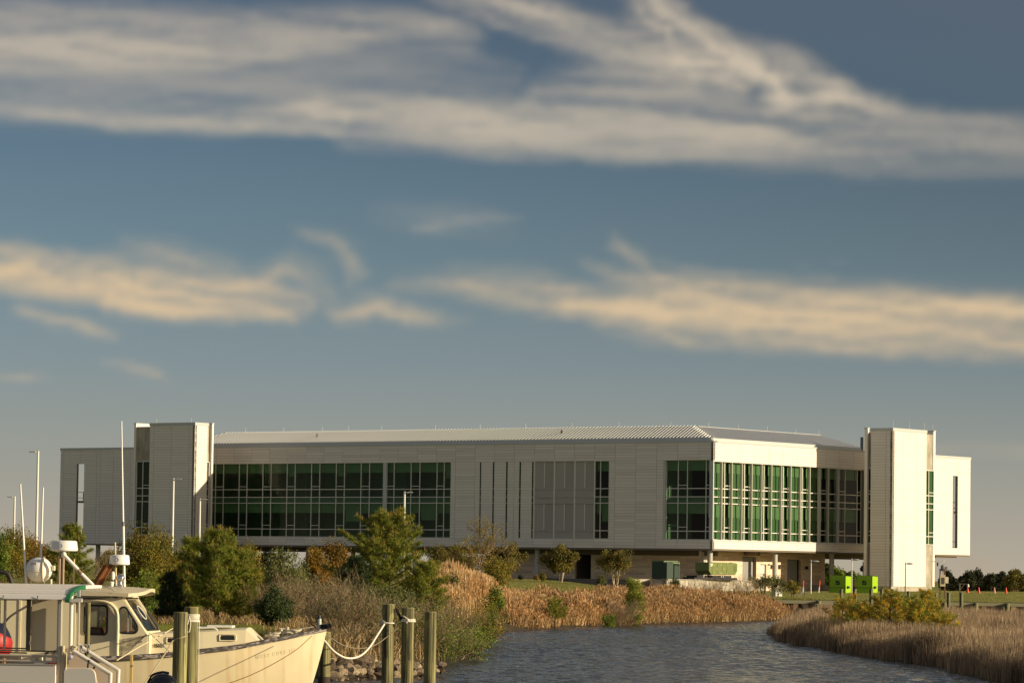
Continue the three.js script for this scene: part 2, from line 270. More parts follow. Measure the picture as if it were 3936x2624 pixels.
{
  // water: a finely rippled sheet near the creek, a wide flat one round it
  const wave = (x, z) => { let h = 0; const w = [[0.9, 0.25, 3.1, 0.38], [0.6, 0.8, 2.2, 0.30], [0.7, -0.9, 5.1, 0.42], [0.4, 1.2, 7.0, 0.40], [-0.6, 0.9, 9.5, 0.30], [0.5, 0.9, 12.5, 0.24]]; for (const [a, b, k, m] of w) { const l = Math.hypot(a, b); h += m * Math.sin(k * (a * x + b * z) / l + 4 * noise(x * 0.35 + k, z * 0.35)); } return h * (0.35 + 0.9 * noise(x * 0.16 + 50, z * 0.07)); };
  const xs = [], zs = [];
  for (let x = -13; x <= 24; x += 0.19) xs.push(x);
  for (let z = -60; z > -262; z -= 0.23) zs.push(z);
  const pos = [], idx = [], nx = xs.length;
  for (const z of zs) for (const x of xs) pos.push(x, wave(x, z) * 0.026, z);
  for (let j = 0; j + 1 < zs.length; j++) for (let i = 0; i + 1 < nx; i++) { const a = j * nx + i; idx.push(a, a + 1, a + nx, a + 1, a + nx + 1, a + nx); }
  const g = new THREE.BufferGeometry(); g.setAttribute('position', new THREE.Float32BufferAttribute(pos, 3)); g.setIndex(idx);
  g.setAttribute('uv', new THREE.Float32BufferAttribute(pos.filter((_, i) => i % 3 !== 1).map((v) => v / 2.4), 2)); g.computeVertexNormals();
  const bump = grey(canvasTex(512, 512, (u, v, o) => { o[0] = o[1] = o[2] = 255 * (0.5 * noise(u * 10, v * 16, 0x7fffffff) * 0 + 0.45 * noise(u * 12, v * 12, 12) + 0.35 * noise(u * 24, v * 24, 24) + 0.2 * noise(u * 48, v * 48, 48)); }, false));
  const m = new THREE.MeshPhysicalMaterial({ ior: 1.33, color: new THREE.Color().setRGB(0.034, 0.029, 0.021), roughness: 0.10, bumpMap: bump, bumpScale: 0.14 });
  const outer = [];
  for (const [x0, x1, z0, z1] of [[-900, 900, -60, 60], [-900, -13, -262, -60], [24, 900, -262, -60]]) { const q = new THREE.PlaneGeometry(x1 - x0, z1 - z0).rotateX(-Math.PI / 2).translate((x0 + x1) / 2, 0, (z0 + z1) / 2); outer.push(q); }
  const w = part('water', join([g, ...outer]), m);
  tag(w, 'dark rippled water of the narrow creek', 'water', null, 'structure');
}

// ---------------------------------------------------------------- the research building
const PHI = 36.7 * Math.PI / 180, cP = Math.cos(PHI), sP = Math.sin(PHI);
const dL = V(-cP, 0, -sP), dR = V(sP, 0, -cP), nL = V(-sP, 0, cP), nR = V(cP, 0, sP);
const CORNER = P(2740, 2100, 410); CORNER.y = 0;
const building = thing('research_building', 'long white panelled building raised on columns, with green glass and two stair towers', 'building', CORNER.clone());
const FACE = { L: { d: dL, n: nL, turn: -PHI }, R: { d: dR, n: nR, turn: Math.PI / 2 - PHI } };
const at = (f, u, y, n) => V(0, y, 0).addScaledVector(FACE[f].d, u).addScaledVector(FACE[f].n, n);
const unit = new THREE.BoxGeometry(1, 1, 1), unitPlane = new THREE.PlaneGeometry(1, 1);
function bx(f, u0, u1, y0, y1, n0, n1) { const g = new THREE.BoxGeometry(Math.abs(u1 - u0), y1 - y0, Math.abs(n1 - n0)); g.rotateY(FACE[f].turn); const c = at(f, (u0 + u1) / 2, (y0 + y1) / 2, (n0 + n1) / 2); return g.translate(c.x, c.y, c.z); }
function slab(name, f, u0, u1, y0, y1, n0, n1, m, parent) { const o = lit(new THREE.Mesh(unit, m)); o.name = name; o.scale.set(Math.abs(u1 - u0), y1 - y0, Math.abs(n1 - n0)); o.rotation.y = FACE[f].turn; o.position.copy(at(f, (u0 + u1) / 2, (y0 + y1) / 2, (n0 + n1) / 2)); parent.add(o); return o; }
const M = {
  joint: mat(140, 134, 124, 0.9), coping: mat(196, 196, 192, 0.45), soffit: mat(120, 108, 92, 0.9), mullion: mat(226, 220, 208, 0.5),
  inside: mat(205, 204, 196, 0.9), blind: mat(214, 212, 186, 0.9), louvre: mat(178, 172, 163, 0.75), louvreDark: mat(170, 164, 155, 0.75),
  metalRoof: new THREE.MeshStandardMaterial({ color: new THREE.Color().setRGB(0.34, 0.35, 0.36), roughness: 0.5, metalness: 0.35 }),
  seam: new THREE.MeshStandardMaterial({ color: new THREE.Color().setRGB(0.80, 0.79, 0.76), roughness: 0.4, metalness: 0.1 }),
  glass: new THREE.MeshPhysicalMaterial({ color: new THREE.Color().setRGB(0.335, 0.49, 0.36), roughness: 0.015, transmission: 1, thickness: 0, ior: 1.33, specularIntensity: 0.6 }),
  column: mat(190, 186, 176, 0.85), door: mat(150, 147, 143, 0.7), doorWhite: mat(215, 212, 205, 0.6), dark: mat(38, 38, 38, 0.8), steel: mat(120, 122, 124, 0.5, 0.6),
};
const panelMats = [0, 1, 2, 3, 4, 5].map((i) => mat(240 - i * 2.4, 230 - i * 2.5, 218 - i * 2.6, 0.55));
const concreteTex = canvasTex(512, 512, (u, v, o) => { const a = fbm(u * 7, v * 4, 5), s = noise(u * 40, v * 3), d = noise(u * 160, v * 160); const t = 158 + 50 * (a - 0.5) + 26 * (s - 0.5) + 20 * (d - 0.5); o[0] = t + 14; o[1] = t + 4; o[2] = t - 14; });
M.concrete = new THREE.MeshStandardMaterial({ map: concreteTex, roughness: 0.95, bumpMap: concreteTex, bumpScale: 0.008 });
const woodTex = canvasTex(512, 512, (u, v, o) => { const row = Math.floor(v * 24), k = hash(row, 5), seg = Math.floor(u * 3 + k * 7), t2 = hash(row * 7 + 1, seg); const g = fbm(u * 5 + k * 40, v * 120, 4); const t = 0.55 + 0.42 * t2 + 0.35 * (g - 0.5), e = (v * 24) % 1 < 0.07 ? 0.8 : 1; o[0] = 84 * t * e + 172; o[1] = 80 * t * e + 146; o[2] = 74 * t * e + 122; });
M.board = new THREE.MeshStandardMaterial({ map: woodTex, roughness: 0.9 });

// split a rectangle of wall into pieces that leave the openings free
function cut(u0, u1, y0, y1, holes) {
  const ys = [...new Set([y0, y1, ...holes.flatMap((h) => [h[2], h[3]]).filter((y) => y > y0 && y < y1)])].sort((a, b) => a - b), out = [];
  for (let j = 0; j + 1 < ys.length; j++) {
    const mid = (ys[j] + ys[j + 1]) / 2; let spans = [[u0, u1]];
    for (const [a, b, c, d] of holes) if (mid > c && mid < d) spans = spans.flatMap(([p, q]) => [[p, Math.min(q, a)], [Math.max(p, b), q]].filter(([s, t]) => t - s > 0.03));
    for (const [p, q] of spans) out.push([p, q, ys[j], ys[j + 1]]);
  }
  const merged = [];
  for (const r of out) { const m = merged.find((k) => Math.abs(k[0] - r[0]) < 1e-6 && Math.abs(k[1] - r[1]) < 1e-6 && Math.abs(k[3] - r[2]) < 1e-6); if (m) m[3] = r[3]; else merged.push([...r]); }
  return merged;
}
const panels = [], backing = [], ROW = 0.317;
const pr = rng(11);
function cladding(f, n, u0, u1, y0, y1, seam, every, holes = [], back = 0.30) {
  for (const [a, b, c, d] of cut(u0, u1, y0, y1, holes)) backing.push(bx(f, a, b, c, d, n - 0.045, n - 0.045 - back));
  const rows = Math.round((y1 - y0) / ROW), h = (y1 - y0) / rows;
  const i0 = Math.floor((u0 - seam) / every), i1 = Math.ceil((u1 - seam) / every);
  for (let j = 0; j < rows; j++) for (let i = i0; i < i1; i++) {
    const a = Math.max(u0, seam + i * every), b = Math.min(u1, seam + (i + 1) * every);
    if (b - a < 0.05) continue;
    for (const [p, q, r, s] of cut(a, b, y0 + j * h, y0 + (j + 1) * h, holes)) if (q - p > 0.04 && s - r > 0.03) panels.push({ f, n, u: [p + (p === a ? 0.018 : 0), q - (q === b ? 0.018 : 0)], y: [r + (Math.abs(r - y0 - j * h) < 1e-6 ? 0.017 : 0), s], m: Math.floor(pr() * 6) });
  }
}
const Y = { bot: 5.79, sill: 6.80, d: 7.71, td: 8.15, c: 10.77, b: 11.46, a: 12.37, ta: 12.72, head: 15.46, top: 17.36, coping: 17.56 };
// a glazed opening: every pane, mullion, transom and blind is a piece of the window it belongs to
function curtain(f, n, edges, narrow, o = {}) {
  const w = new THREE.Group(); w.name = 'window'; building.add(w);
  const y0 = o.y0 ?? Y.sill, y1 = o.y1 ?? Y.head, mw = o.mw ?? 0.085, md = 0.14, rowsW = [y0, Y.d, Y.c, Y.b, Y.a, y1], rowsN = [y0, Y.d, Y.td, Y.c, Y.b, Y.a, Y.ta, y1];
  edges.forEach((u, i) => slab('mullion', f, u - mw / 2, u + mw / 2, y0, y1, n, n + md, M.mullion, w));
  const lo = Math.min(...edges), hi = Math.max(...edges);
  for (const y of [y0, Y.d, Y.c, Y.b, Y.a, y1]) slab('transom', f, lo, hi, y - mw / 2, y + mw / 2, n + 0.01, n + md - 0.012, M.mullion, w);
  for (let i = 0; i + 1 < edges.length; i++) {
    const a = Math.min(edges[i], edges[i + 1]), b = Math.max(edges[i], edges[i + 1]), rows = narrow.includes(i) ? rowsN : rowsW;
    if (narrow.includes(i)) for (const y of [Y.td, Y.ta]) slab('transom', f, a, b, y - mw * 0.4, y + mw * 0.4, n + 0.02, n + md - 0.02, M.mullion, w);
    for (let k = 0; k + 1 < rows.length; k++) {
      const p = lit(new THREE.Mesh(unitPlane, M.glass)); p.name = 'pane'; p.scale.set(b - a, rows[k + 1] - rows[k], 1);
      p.rotation.y = FACE[f].turn + (pr() - 0.5) * 0.004; p.rotation.x = 0; p.position.copy(at(f, (a + b) / 2, (rows[k] + rows[k + 1]) / 2, n + 0.07)); w.add(p);
    }
    if (o.blind) o.blind(i, a, b, w);
  }
  return w;
}
const R_GLASS_N = -0.5, blindGreen = mat(172, 178, 150, 0.9);
// left façade openings [u0, u1, y0, y1]
const bigL = [36.04, 76.0, Y.sill, Y.head], rightL = [0, 6.6, Y.sill, Y.head];
const slots = [[31.63, 31.95], [29.76, 30.11], [27.87, 28.23], [26.0, 26.36]].map(([a, b]) => [a, b, Y.sill, Y.head]);
const greyL = [13.84, 24.58, Y.sill, Y.head], slotWing = [93.2, 94.46, 6.8, 15.6], slotR = [51.7, 52.93, 6.6, 15.25];
cladding('L', 0, 0, 90.5, Y.bot, Y.top, 1.93 - 2.79, 2.787, [bigL, rightL, greyL, ...slots]);
cladding('L', 0, 90.5, 97.25, Y.bot, Y.top, 1.93 - 2.79, 2.787, [slotWing]);
const bigR = [0, 31.4, Y.sill, 15.3];
cladding('R', 0, 0, 31.4, Y.bot, Y.top, 2.03, 3.0, [bigR]);
cladding('R', 0, 31.4, 47, Y.bot, Y.top, 2.03, 3.0, []);
cladding('R', 0, 47, 55.95, Y.bot, Y.top, 2.03, 3.0, [slotR]);
// stair towers: clad wrap, concrete core, end fins
const TL = { s: 68.25, n: 7.76, top: 20.05 }, TR = { t: 23.99, n: 8.25, top: 19.74 };
cladding('L', TL.n, TL.s, 75.4, 2.6, TL.top - 0.3, TL.s + 0.9, 2.787);
cladding('R', -TL.s, -TL.n, -5.45, 2.6, TL.top - 0.3, -TL.n + 2.2, 2.787);
cladding('R', TR.n, TR.t, 31.45, 1.98, TR.top - 0.3, TR.t + 2.3, 3.0);
cladding('L', -TR.t, -TR.n, -5.35, 1.98, TR.top - 0.3, -TR.n + 0.9, 3.0);
{
  // the 300 panels that show largest are parts of their own, the rest one part
  const cam = V(0, EYE, 0).sub(CORNER);
  for (const p of panels) { const c = at(p.f, (p.u[0] + p.u[1]) / 2, (p.y[0] + p.y[1]) / 2, p.n), v = cam.clone().sub(c); p.area = (p.u[1] - p.u[0]) * (p.y[1] - p.y[0]) * Math.max(0, v.clone().normalize().dot(FACE[p.f].n)) / v.lengthSq(); p.seen = c.clone().add(CORNER); if (p.y[0] < 3.2) p.area *= 0.5; }
  panels.sort((a, b) => b.area - a.area);
  const rest = [[], [], [], [], [], []];
  panels.forEach((p, i) => { if (i < 300) slab('wall_panel', p.f, p.u[0], p.u[1], p.y[0], p.y[1], p.n - 0.04, p.n, panelMats[p.m], building); else rest[p.m % 2].push(bx(p.f, p.u[0], p.u[1], p.y[0], p.y[1], p.n - 0.04, p.n)); });
  const all = [...rest[0].map((g) => [g, 1]), ...rest[1].map((g) => [g, 0.97])];
  for (const [g, k] of all) { const c = new Float32Array(g.attributes.position.count * 3).fill(k * (0.985 + 0.03 * pr())); const v = k * (0.98 + 0.035 * pr()); c.fill(v); g.setAttribute('color', new THREE.BufferAttribute(c, 3)); }
  const m = panelMats[1].clone(); m.vertexColors = true;
  part('wall_panel', join(all.map(([g]) => g)), m, building).userData.kind = 'stuff';
  part('wall', backing, M.joint, building);
}
// glazing
const moduleL = []; const narrowL = [];
for (let u = 74.2; u > 46; ) { moduleL.push(u); if (moduleL.length % 2 === 1) u -= 2.43; else { narrowL.push(moduleL.length - 1); u -= 1.26; } }
const eL = [74.2, 71.75, 70.5, 68.02, 66.78, 64.3, 63.03, 60.55, 59.31, 56.8, 55.54, 53.05, 51.8, 49.3, 48.04, 45.72], nrL = [1, 3, 5, 7, 9, 11, 13];
const shadeL = (seed) => { const r = rng(seed); return (i, a, b, w) => { for (const [h0, h1] of [[Y.c, Y.d], [Y.head, Y.a]]) { const drop = r() < 0.86 ? 1.15 : 1.15 + 1.3 * r(); const top = h0, bot = Math.max(h1, h0 - drop); slab('blind', 'L', a + 0.02, b - 0.02, bot, top, -0.42, -0.40, M.blind, w); } }; };
curtain('L', -0.2, eL, nrL, { blind: shadeL(3) });
curtain('L', -0.2, [45.45, 44.38, 41.89, 40.6, 38.1, 37.06, 36.06], [0, 2, 4], { blind: shadeL(4) });
slab('mullion', 'L', 45.45, 45.95, Y.sill, Y.head, -0.2, 0.02, M.coping, building);
slots.forEach(([a, b], i) => curtain('L', -0.14, [a + 0.03, b - 0.03], [], { mw: 0.06 }));
curtain('L', -0.14, [24.55, 24.27], [], { mw: 0.06 });
curtain('L', -0.14, [15.82, 15.05, 13.87], [], { blind: shadeL(7) });
curtain('L', -0.38, [6.34, 4.79, 3.57, 1.11, 0.33], [1, 3], { blind: shadeL(8) });
{ // grey screened bay with its own frame
  const w = new THREE.Group(); w.name = 'screen_bay'; building.add(w);
  const us = [24.22, 21.42, 18.6, 15.86];
  for (const u of us) slab('mullion', 'L', u - 0.09, u + 0.09, Y.sill, Y.head, -0.2, -0.03, M.mullion, w);
  for (const y of [Y.sill, Y.d, Y.c, Y.b, Y.a, Y.head]) slab('transom', 'L', us[0], us[3], y - 0.08, y + 0.08, -0.19, -0.06, M.louvre, w);
  for (let i = 0; i < 3; i++) {
    const a = us[i + 1], b = us[i], mid = (a + b) / 2;
    for (const [y0, y1] of [[Y.c, Y.d], [Y.head, Y.a]].map(([p, q]) => [q, p])) { slab('mullion', 'L', mid - 0.05, mid + 0.05, y0, y1, -0.2, -0.07, M.mullion, w); slab('screen', 'L', a, mid, y0, y1, -0.25, -0.15, M.louvreDark, w); slab('screen', 'L', mid, b, y0, y1, -0.25, -0.15, M.louvre, w); }
    for (const [y0, y1] of [[Y.sill, Y.d], [Y.c, Y.b], [Y.b, Y.a]]) slab('screen', 'L', a, b, y0, y1, -0.25, -0.13, M.louvre, w);
  }
}
// right façade: glass set back behind a row of fins
{
  const e = [0.2], nar = []; for (let k = 0; k < 8; k++) { e.push(2.78 + 3.96 * k); nar.push(e.length - 1); e.push(4.08 + 3.96 * k); }
  const ends = [...e.filter((u) => u < 31), 31.36];
  const r = rng(21);
  curtain('R', R_GLASS_N, ends, nar, { y1: 15.3, mw: 0.10, blind: (i, a, b, w) => { for (const [h0, h1] of [[Y.c, Y.sill], [15.3, Y.c]]) { const mid = h0 - (h0 > 12 ? 1.25 : 1.55); slab('blind', 'R', a + 0.02, b - (i % 2 ? 0.46 : 0.10), mid, h0 - 0.03, R_GLASS_N - 0.22, R_GLASS_N - 0.20, M.blind, w); if (a < 21 || r() < 0.3) slab('blind', 'R', a + 0.02, b - (i % 2 ? 0.42 : 0.55), h1 + 0.02, mid + 0.06, R_GLASS_N - 0.16, R_GLASS_N - 0.14, blindGreen, w); } } });
  const fin = new THREE.CylinderGeometry(1, 1, 1, 16), fm = mat(190, 184, 172, 0.5);
  for (let k = 0; k < 13; k++) { const o = lit(new THREE.Mesh(fin, fm)); o.name = 'sun_fin'; o.scale.set(0.095, 8.45, 0.17); o.rotation.y = FACE.R.turn; o.position.copy(at('R', 1.72 + k * 2.0, 11.04, -0.12)); building.add(o); }
  slab('corner_post', 'R', 0.0, 0.16, Y.sill, 15.4, -0.5, -0.02, M.coping, building);
  slab('sill', 'R', 0, 31.4, 6.62, 6.8, -0.55, 0.03, M.coping, building);
  slab('soffit', 'R', 0.05, 31.4, 15.3, 15.42, -0.6, -0.05, M.coping, building);
  slab('reveal', 'L', 6.34, 6.6, Y.sill, Y.head, -0.45, -0.045, M.coping, building);
}
// floors, ceilings, back walls, soffits of the two bars
{
  const inn = [], inR = [];
  for (const [y0, y1] of [[5.95, 6.7], [10.86, 11.36], [15.62, 16.1]]) { inn.push(bx('L', 0.9, 90.4, y0, y1, -0.55, -17)); inR.push(bx('R', 17, 47, y0 + 0.01, y1 - 0.01, -0.75, -17)); inR.push(bx('R', 0.95, 17, y0 + 0.003, y1 - 0.003, -0.75, -0.9)); }
  inn.push(bx('L', 8, 90.4, 6.7, 15.6, -7.5, -7.8)); inR.push(bx('R', 8, 47, 6.7, 15.6, -4.55, -4.85));
  for (let u = 9; u < 90; u += 7.4) inn.push(bx('L', u, u + 0.2, 6.71, 15.61, -3.2 - (u % 3), -7.5));
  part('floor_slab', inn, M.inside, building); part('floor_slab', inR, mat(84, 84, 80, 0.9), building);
  part('wall', [bx('L', 17.2, 90.4, Y.bot, 17.3, -17, -17.3), bx('L', 90.1, 90.45, Y.bot + 0.3, 17.2, -0.4, -17), bx('R', 17.2, 47, Y.bot, 17.3, -17, -17.3), bx('R', 46.7, 47, Y.bot + 0.3, 17.2, -0.4, -17), bx('L', 0.05, 90.4, 17.0, 17.3, -0.36, -17), bx('R', 17, 47, 17.01, 17.29, -0.36, -17)], M.joint, building);
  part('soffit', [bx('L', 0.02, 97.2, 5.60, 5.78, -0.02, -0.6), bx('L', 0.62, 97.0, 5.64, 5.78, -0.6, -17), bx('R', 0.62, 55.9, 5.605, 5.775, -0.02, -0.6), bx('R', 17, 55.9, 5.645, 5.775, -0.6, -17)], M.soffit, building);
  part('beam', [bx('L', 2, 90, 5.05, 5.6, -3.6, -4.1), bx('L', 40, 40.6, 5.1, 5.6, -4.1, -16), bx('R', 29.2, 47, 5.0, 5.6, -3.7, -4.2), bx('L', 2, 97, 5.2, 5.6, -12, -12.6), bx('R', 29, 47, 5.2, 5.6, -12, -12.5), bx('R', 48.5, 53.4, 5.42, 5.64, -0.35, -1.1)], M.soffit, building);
  // copings, stepped gutters
  part('coping', [bx('L', -0.06, 72.6, Y.top, Y.coping, -0.62, 0.06), bx('R', 0.0, 31.6, Y.top + 0.004, Y.coping - 0.004, -0.62, 0.06), bx('L', 76, 97.3, Y.top - 0.06, Y.coping + 0.02, -0.5, 0.06), bx('R', 34, 56.0, Y.top - 0.06, Y.coping + 0.02, -0.5, 0.06)], M.coping, building);
  part('gutter', [bx('L', 0.50, 76.3, Y.coping - 0.02, 17.86, -0.62, -0.42), bx('R', 0.52, 31.35, Y.coping - 0.02, 17.865, -0.62, -0.42)], M.coping, building);
}
// roof: two low slopes that meet in a hip at the corner
{
  const RY = 19.28, EY = 17.84, eN = -0.45;
  const L0 = at('L', 0.45, EY, eN), L1 = at('L', 76.3, EY, eN), Lr1 = at('L', 73.0, RY, -3.4);
  const hip = at('L', 4.7, RY, -3.4), R1 = at('R', 31.35, EY, eN), Rr1 = at('R', 29.2, RY, -4.7);
  const tri = (pts, idx) => { const g = new THREE.BufferGeometry(); g.setAttribute('position', new THREE.Float32BufferAttribute(pts.flatMap((p) => p.toArray()), 3)); g.setIndex(idx); const q = g.toNonIndexed(); q.computeVertexNormals(); return q; };
  const backL = at('L', 73.0, EY, -6.6), backH = at('L', 8, EY, -6.8), backR = at('R', 29.2, EY, -8.5), endL = at('L', 76.3, EY, -6.6), endR = at('R', 31.35, EY, -8.5);
  part('roof', tri([L0, L1, Lr1, hip, R1, Rr1, backL, backH, backR, endL, endR], [0, 3, 1, 1, 3, 2, 0, 4, 3, 4, 5, 3, 3, 7, 2, 2, 7, 6, 3, 5, 7, 5, 8, 7, 1, 2, 9, 2, 6, 9, 4, 10, 5, 5, 10, 8]), new THREE.MeshStandardMaterial({ color: M.metalRoof.color, roughness: 0.5, metalness: 0.35, side: THREE.DoubleSide }), building);
  // standing seams, one mesh each
  const seams = new THREE.BoxGeometry(1, 1, 1); const prof = extrude([[-0.5, -0.5], [0.5, -0.5], [0.17, 0.5], [-0.17, 0.5]], 1).translate(0, 0, -0.5);
  const put = (a, b, w, h) => { const o = lit(new THREE.Mesh(prof, M.seam)); o.name = 'roof_seam'; const m = a.clone().add(b).multiplyScalar(0.5); o.position.copy(m); o.scale.set(w, h, a.distanceTo(b)); o.lookAt(0, 0, 0); o.up.set(0, 1, 0); const z = b.clone().sub(a).normalize(), x = V(0, 1, 0).cross(z).normalize(), y = z.clone().cross(x); o.quaternion.setFromRotationMatrix(new THREE.Matrix4().makeBasis(x, y, z)); building.add(o); };
  const slope = (f, u, u0, u1, depth, capA, capB) => { let k = 1; if (u - u0 < capA) k = (u - u0) / capA; if (u1 - u < capB) k = Math.min(k, (u1 - u) / capB); return [at(f, u, EY + 0.05, eN + 0.02), at(f, u, EY + 0.05 + (RY - EY) * k, eN + (-depth - eN) * k)]; };
  for (let u = 0.95; u < 75.9; u += 0.47) { const [a, b] = slope('L', u, 0.45, 76.3, 3.4, 4.25, 3.3); put(a, b, 0.075, 0.21); }
  for (let u = 0.95; u < 31.1; u += 0.47) { const [a, b] = slope('R', u, 0.45, 31.35, 4.7, 2.95, 2.15); put(a, b, 0.06, 0.10); }
  const cap = M.coping;
  part('ridge_cap', [beam(hip, Lr1, 0.3, 0.12), beam(hip, Rr1, 0.3, 0.12), beam(L0, hip, 0.36, 0.14), beam(Rr1, R1, 0.3, 0.12), beam(L1, Lr1, 0.3, 0.12)], cap, building);
  for (const u of [8, 15, 21.5, 28, 34.5, 41, 49, 54, 58, 64, 70]) part('lightning_rod', bar(at('L', u, RY, -3.4), at('L', u, RY + 0.6, -3.4), 0.025), M.coping, building);
  for (const u of [6, 12, 18, 24, 29]) part('lightning_rod', bar(at('R', u, RY, -4.7), at('R', u, RY + 0.55, -4.7), 0.025), M.coping, building);
  for (const [x, n] of [[21.9, -2.0], [57.6, -1.9]]) { const y = EY + (RY - EY) * ((-n + eN) / 2.95) ; part('vent_pipe', bar(at('L', x, y - 0.2, n), at('L', x, y + 0.45, n), 0.09), mat(92, 52, 34, 0.7), building); for (let k = 0; k < 5; k++) part('roof_bracket', box(0.18, 0.16, 0.08).translate(...at('L', x + 0.6 + k * 0.95, y - 0.15 - k * 0.06, n + 0.25 + k * 0.13).toArray()), M.coping, building); }
  { const c = P(3318, 1680, 441).sub(CORNER); part('flue', box(0.42, 2.6, 0.42, c.x, c.y - 1.3, c.z, FACE.R.turn), M.steel, building); }
}
// wing ends: open bays behind the tall slots, with balcony slabs and rails
{
  const rail = mat(70, 74, 78, 0.5, 0.4);
  for (const [f, u0, u1, ys] of [['L', 92.4, 95.3, [6.5, 11.05]], ['R', 50.9, 53.6, [6.3, 11.0]]]) {
    for (const y of ys) part('balcony', bx(f, u0, u1, y - 0.22, y, -0.4, -2.4), M.soffit, building);
    for (const y of ys) { const rails = []; for (const h of [0.35, 1.05]) rails.push(bx(f, u0, u1, y + h, y + h + 0.06, -0.52, -0.58)); for (let k = 0; k <= 2; k++) rails.push(bx(f, lerp(u0, u1, k / 2) - 0.03, lerp(u0, u1, k / 2) + 0.03, y, y + 1.1, -0.59, -0.65)); part('railing', rails, rail, building); }
  }
}
// stair tower cores, fins, core windows
{
  part('tower_core', [bx('L', TL.s + 0.5, 77.9, 0.5, TL.top - 0.35, 4.55, TL.n - 0.42)].map((g) => worldUV(g, 0.2, 0.2)), M.concrete, building);
  part('tower_core', [bx('R', TR.t + 0.45, 33.6, 0.4, TR.top - 0.35, 4.86, TR.n - 0.45), bx('R', TR.t - 0.1, 31.5, 0.4, 1.98, 5.3, TR.n - 0.03)].map((g) => worldUV(g, 0.2, 0.2)), M.concrete, building);
  part('tower_fin', [bx('L', 77.9, 78.2, 2.6, TL.top, 4.5, TL.n - 0.3), bx('L', TL.s + 0.15, TL.s + 0.5, 2.6, TL.top, 4.25, 4.55), bx('R', 33.6, 34.05, 1.98, TR.top, 4.86, TR.n - 0.36), bx('R', TR.t + 0.1, TR.t + 0.45, 1.98, TR.top, 4.46, 4.86)], panelMats[1], building);
  part('coping', [bx('L', TL.s - 0.07, 75.45, TL.top - 0.3, TL.top + 0.05, TL.n - 0.34, TL.n + 0.06), bx('L', TL.s - 0.07, TL.s + 0.34, TL.top - 0.296, TL.top + 0.046, 5.4, TL.n - 0.35), bx('R', TR.t - 0.07, 31.5, TR.top - 0.3, TR.top + 0.05, TR.n - 0.34, TR.n + 0.06), bx('R', TR.t - 0.07, TR.t + 0.34, TR.top - 0.296, TR.top + 0.046, 5.3, TR.n - 0.35)], M.coping, building);
  part('coping', [bx('L', 77.85, 78.25, TL.top, TL.top + 0.1, 4.45, TL.n - 0.25), bx('L', TL.s + 0.1, TL.s + 0.55, TL.top, TL.top + 0.1, 4.2, 4.6), bx('R', 33.55, 34.1, TR.top, TR.top + 0.12, 4.8, TR.n - 0.3), bx('R', TR.t + 0.05, TR.t + 0.5, TR.top, TR.top + 0.12, 4.4, 4.92)], M.coping, building);
  for (const [f, u, n] of [['L', 69, TL.n], ['L', 74.5, TL.n], ['R', 24.3, TR.n], ['R', 27.8, TR.n], ['R', 31.2, TR.n], ['R', 33.9, TR.n - 0.5]]) part('lightning_rod', bar(at(f, u, 19.7, n - 0.15), at(f, u, 20.6, n - 0.15), 0.022), M.coping, building);
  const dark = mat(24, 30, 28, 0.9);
  // left tower, face turned to the left
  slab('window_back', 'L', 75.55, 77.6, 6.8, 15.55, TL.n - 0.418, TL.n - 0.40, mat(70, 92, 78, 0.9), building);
  curtain('L', TL.n - 0.36, [77.62, 76.62, 75.52], [1], { y1: 15.55 });
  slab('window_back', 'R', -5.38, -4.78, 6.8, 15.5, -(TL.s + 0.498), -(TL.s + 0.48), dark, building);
  curtain('R', -(TL.s + 0.45), [-5.4, -4.76], [0], { y1: 15.5 });
  // right tower
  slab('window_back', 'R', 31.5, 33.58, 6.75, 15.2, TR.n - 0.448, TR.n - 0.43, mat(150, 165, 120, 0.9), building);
  curtain('R', TR.n - 0.40, [31.54, 32.45, 33.6], [1], { y0: 6.78, y1: 15.25 });
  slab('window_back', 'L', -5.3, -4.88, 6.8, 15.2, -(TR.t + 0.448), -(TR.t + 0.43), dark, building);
  curtain('L', -(TR.t + 0.41), [-5.32, -4.86], [0], { y1: 15.25 });
}
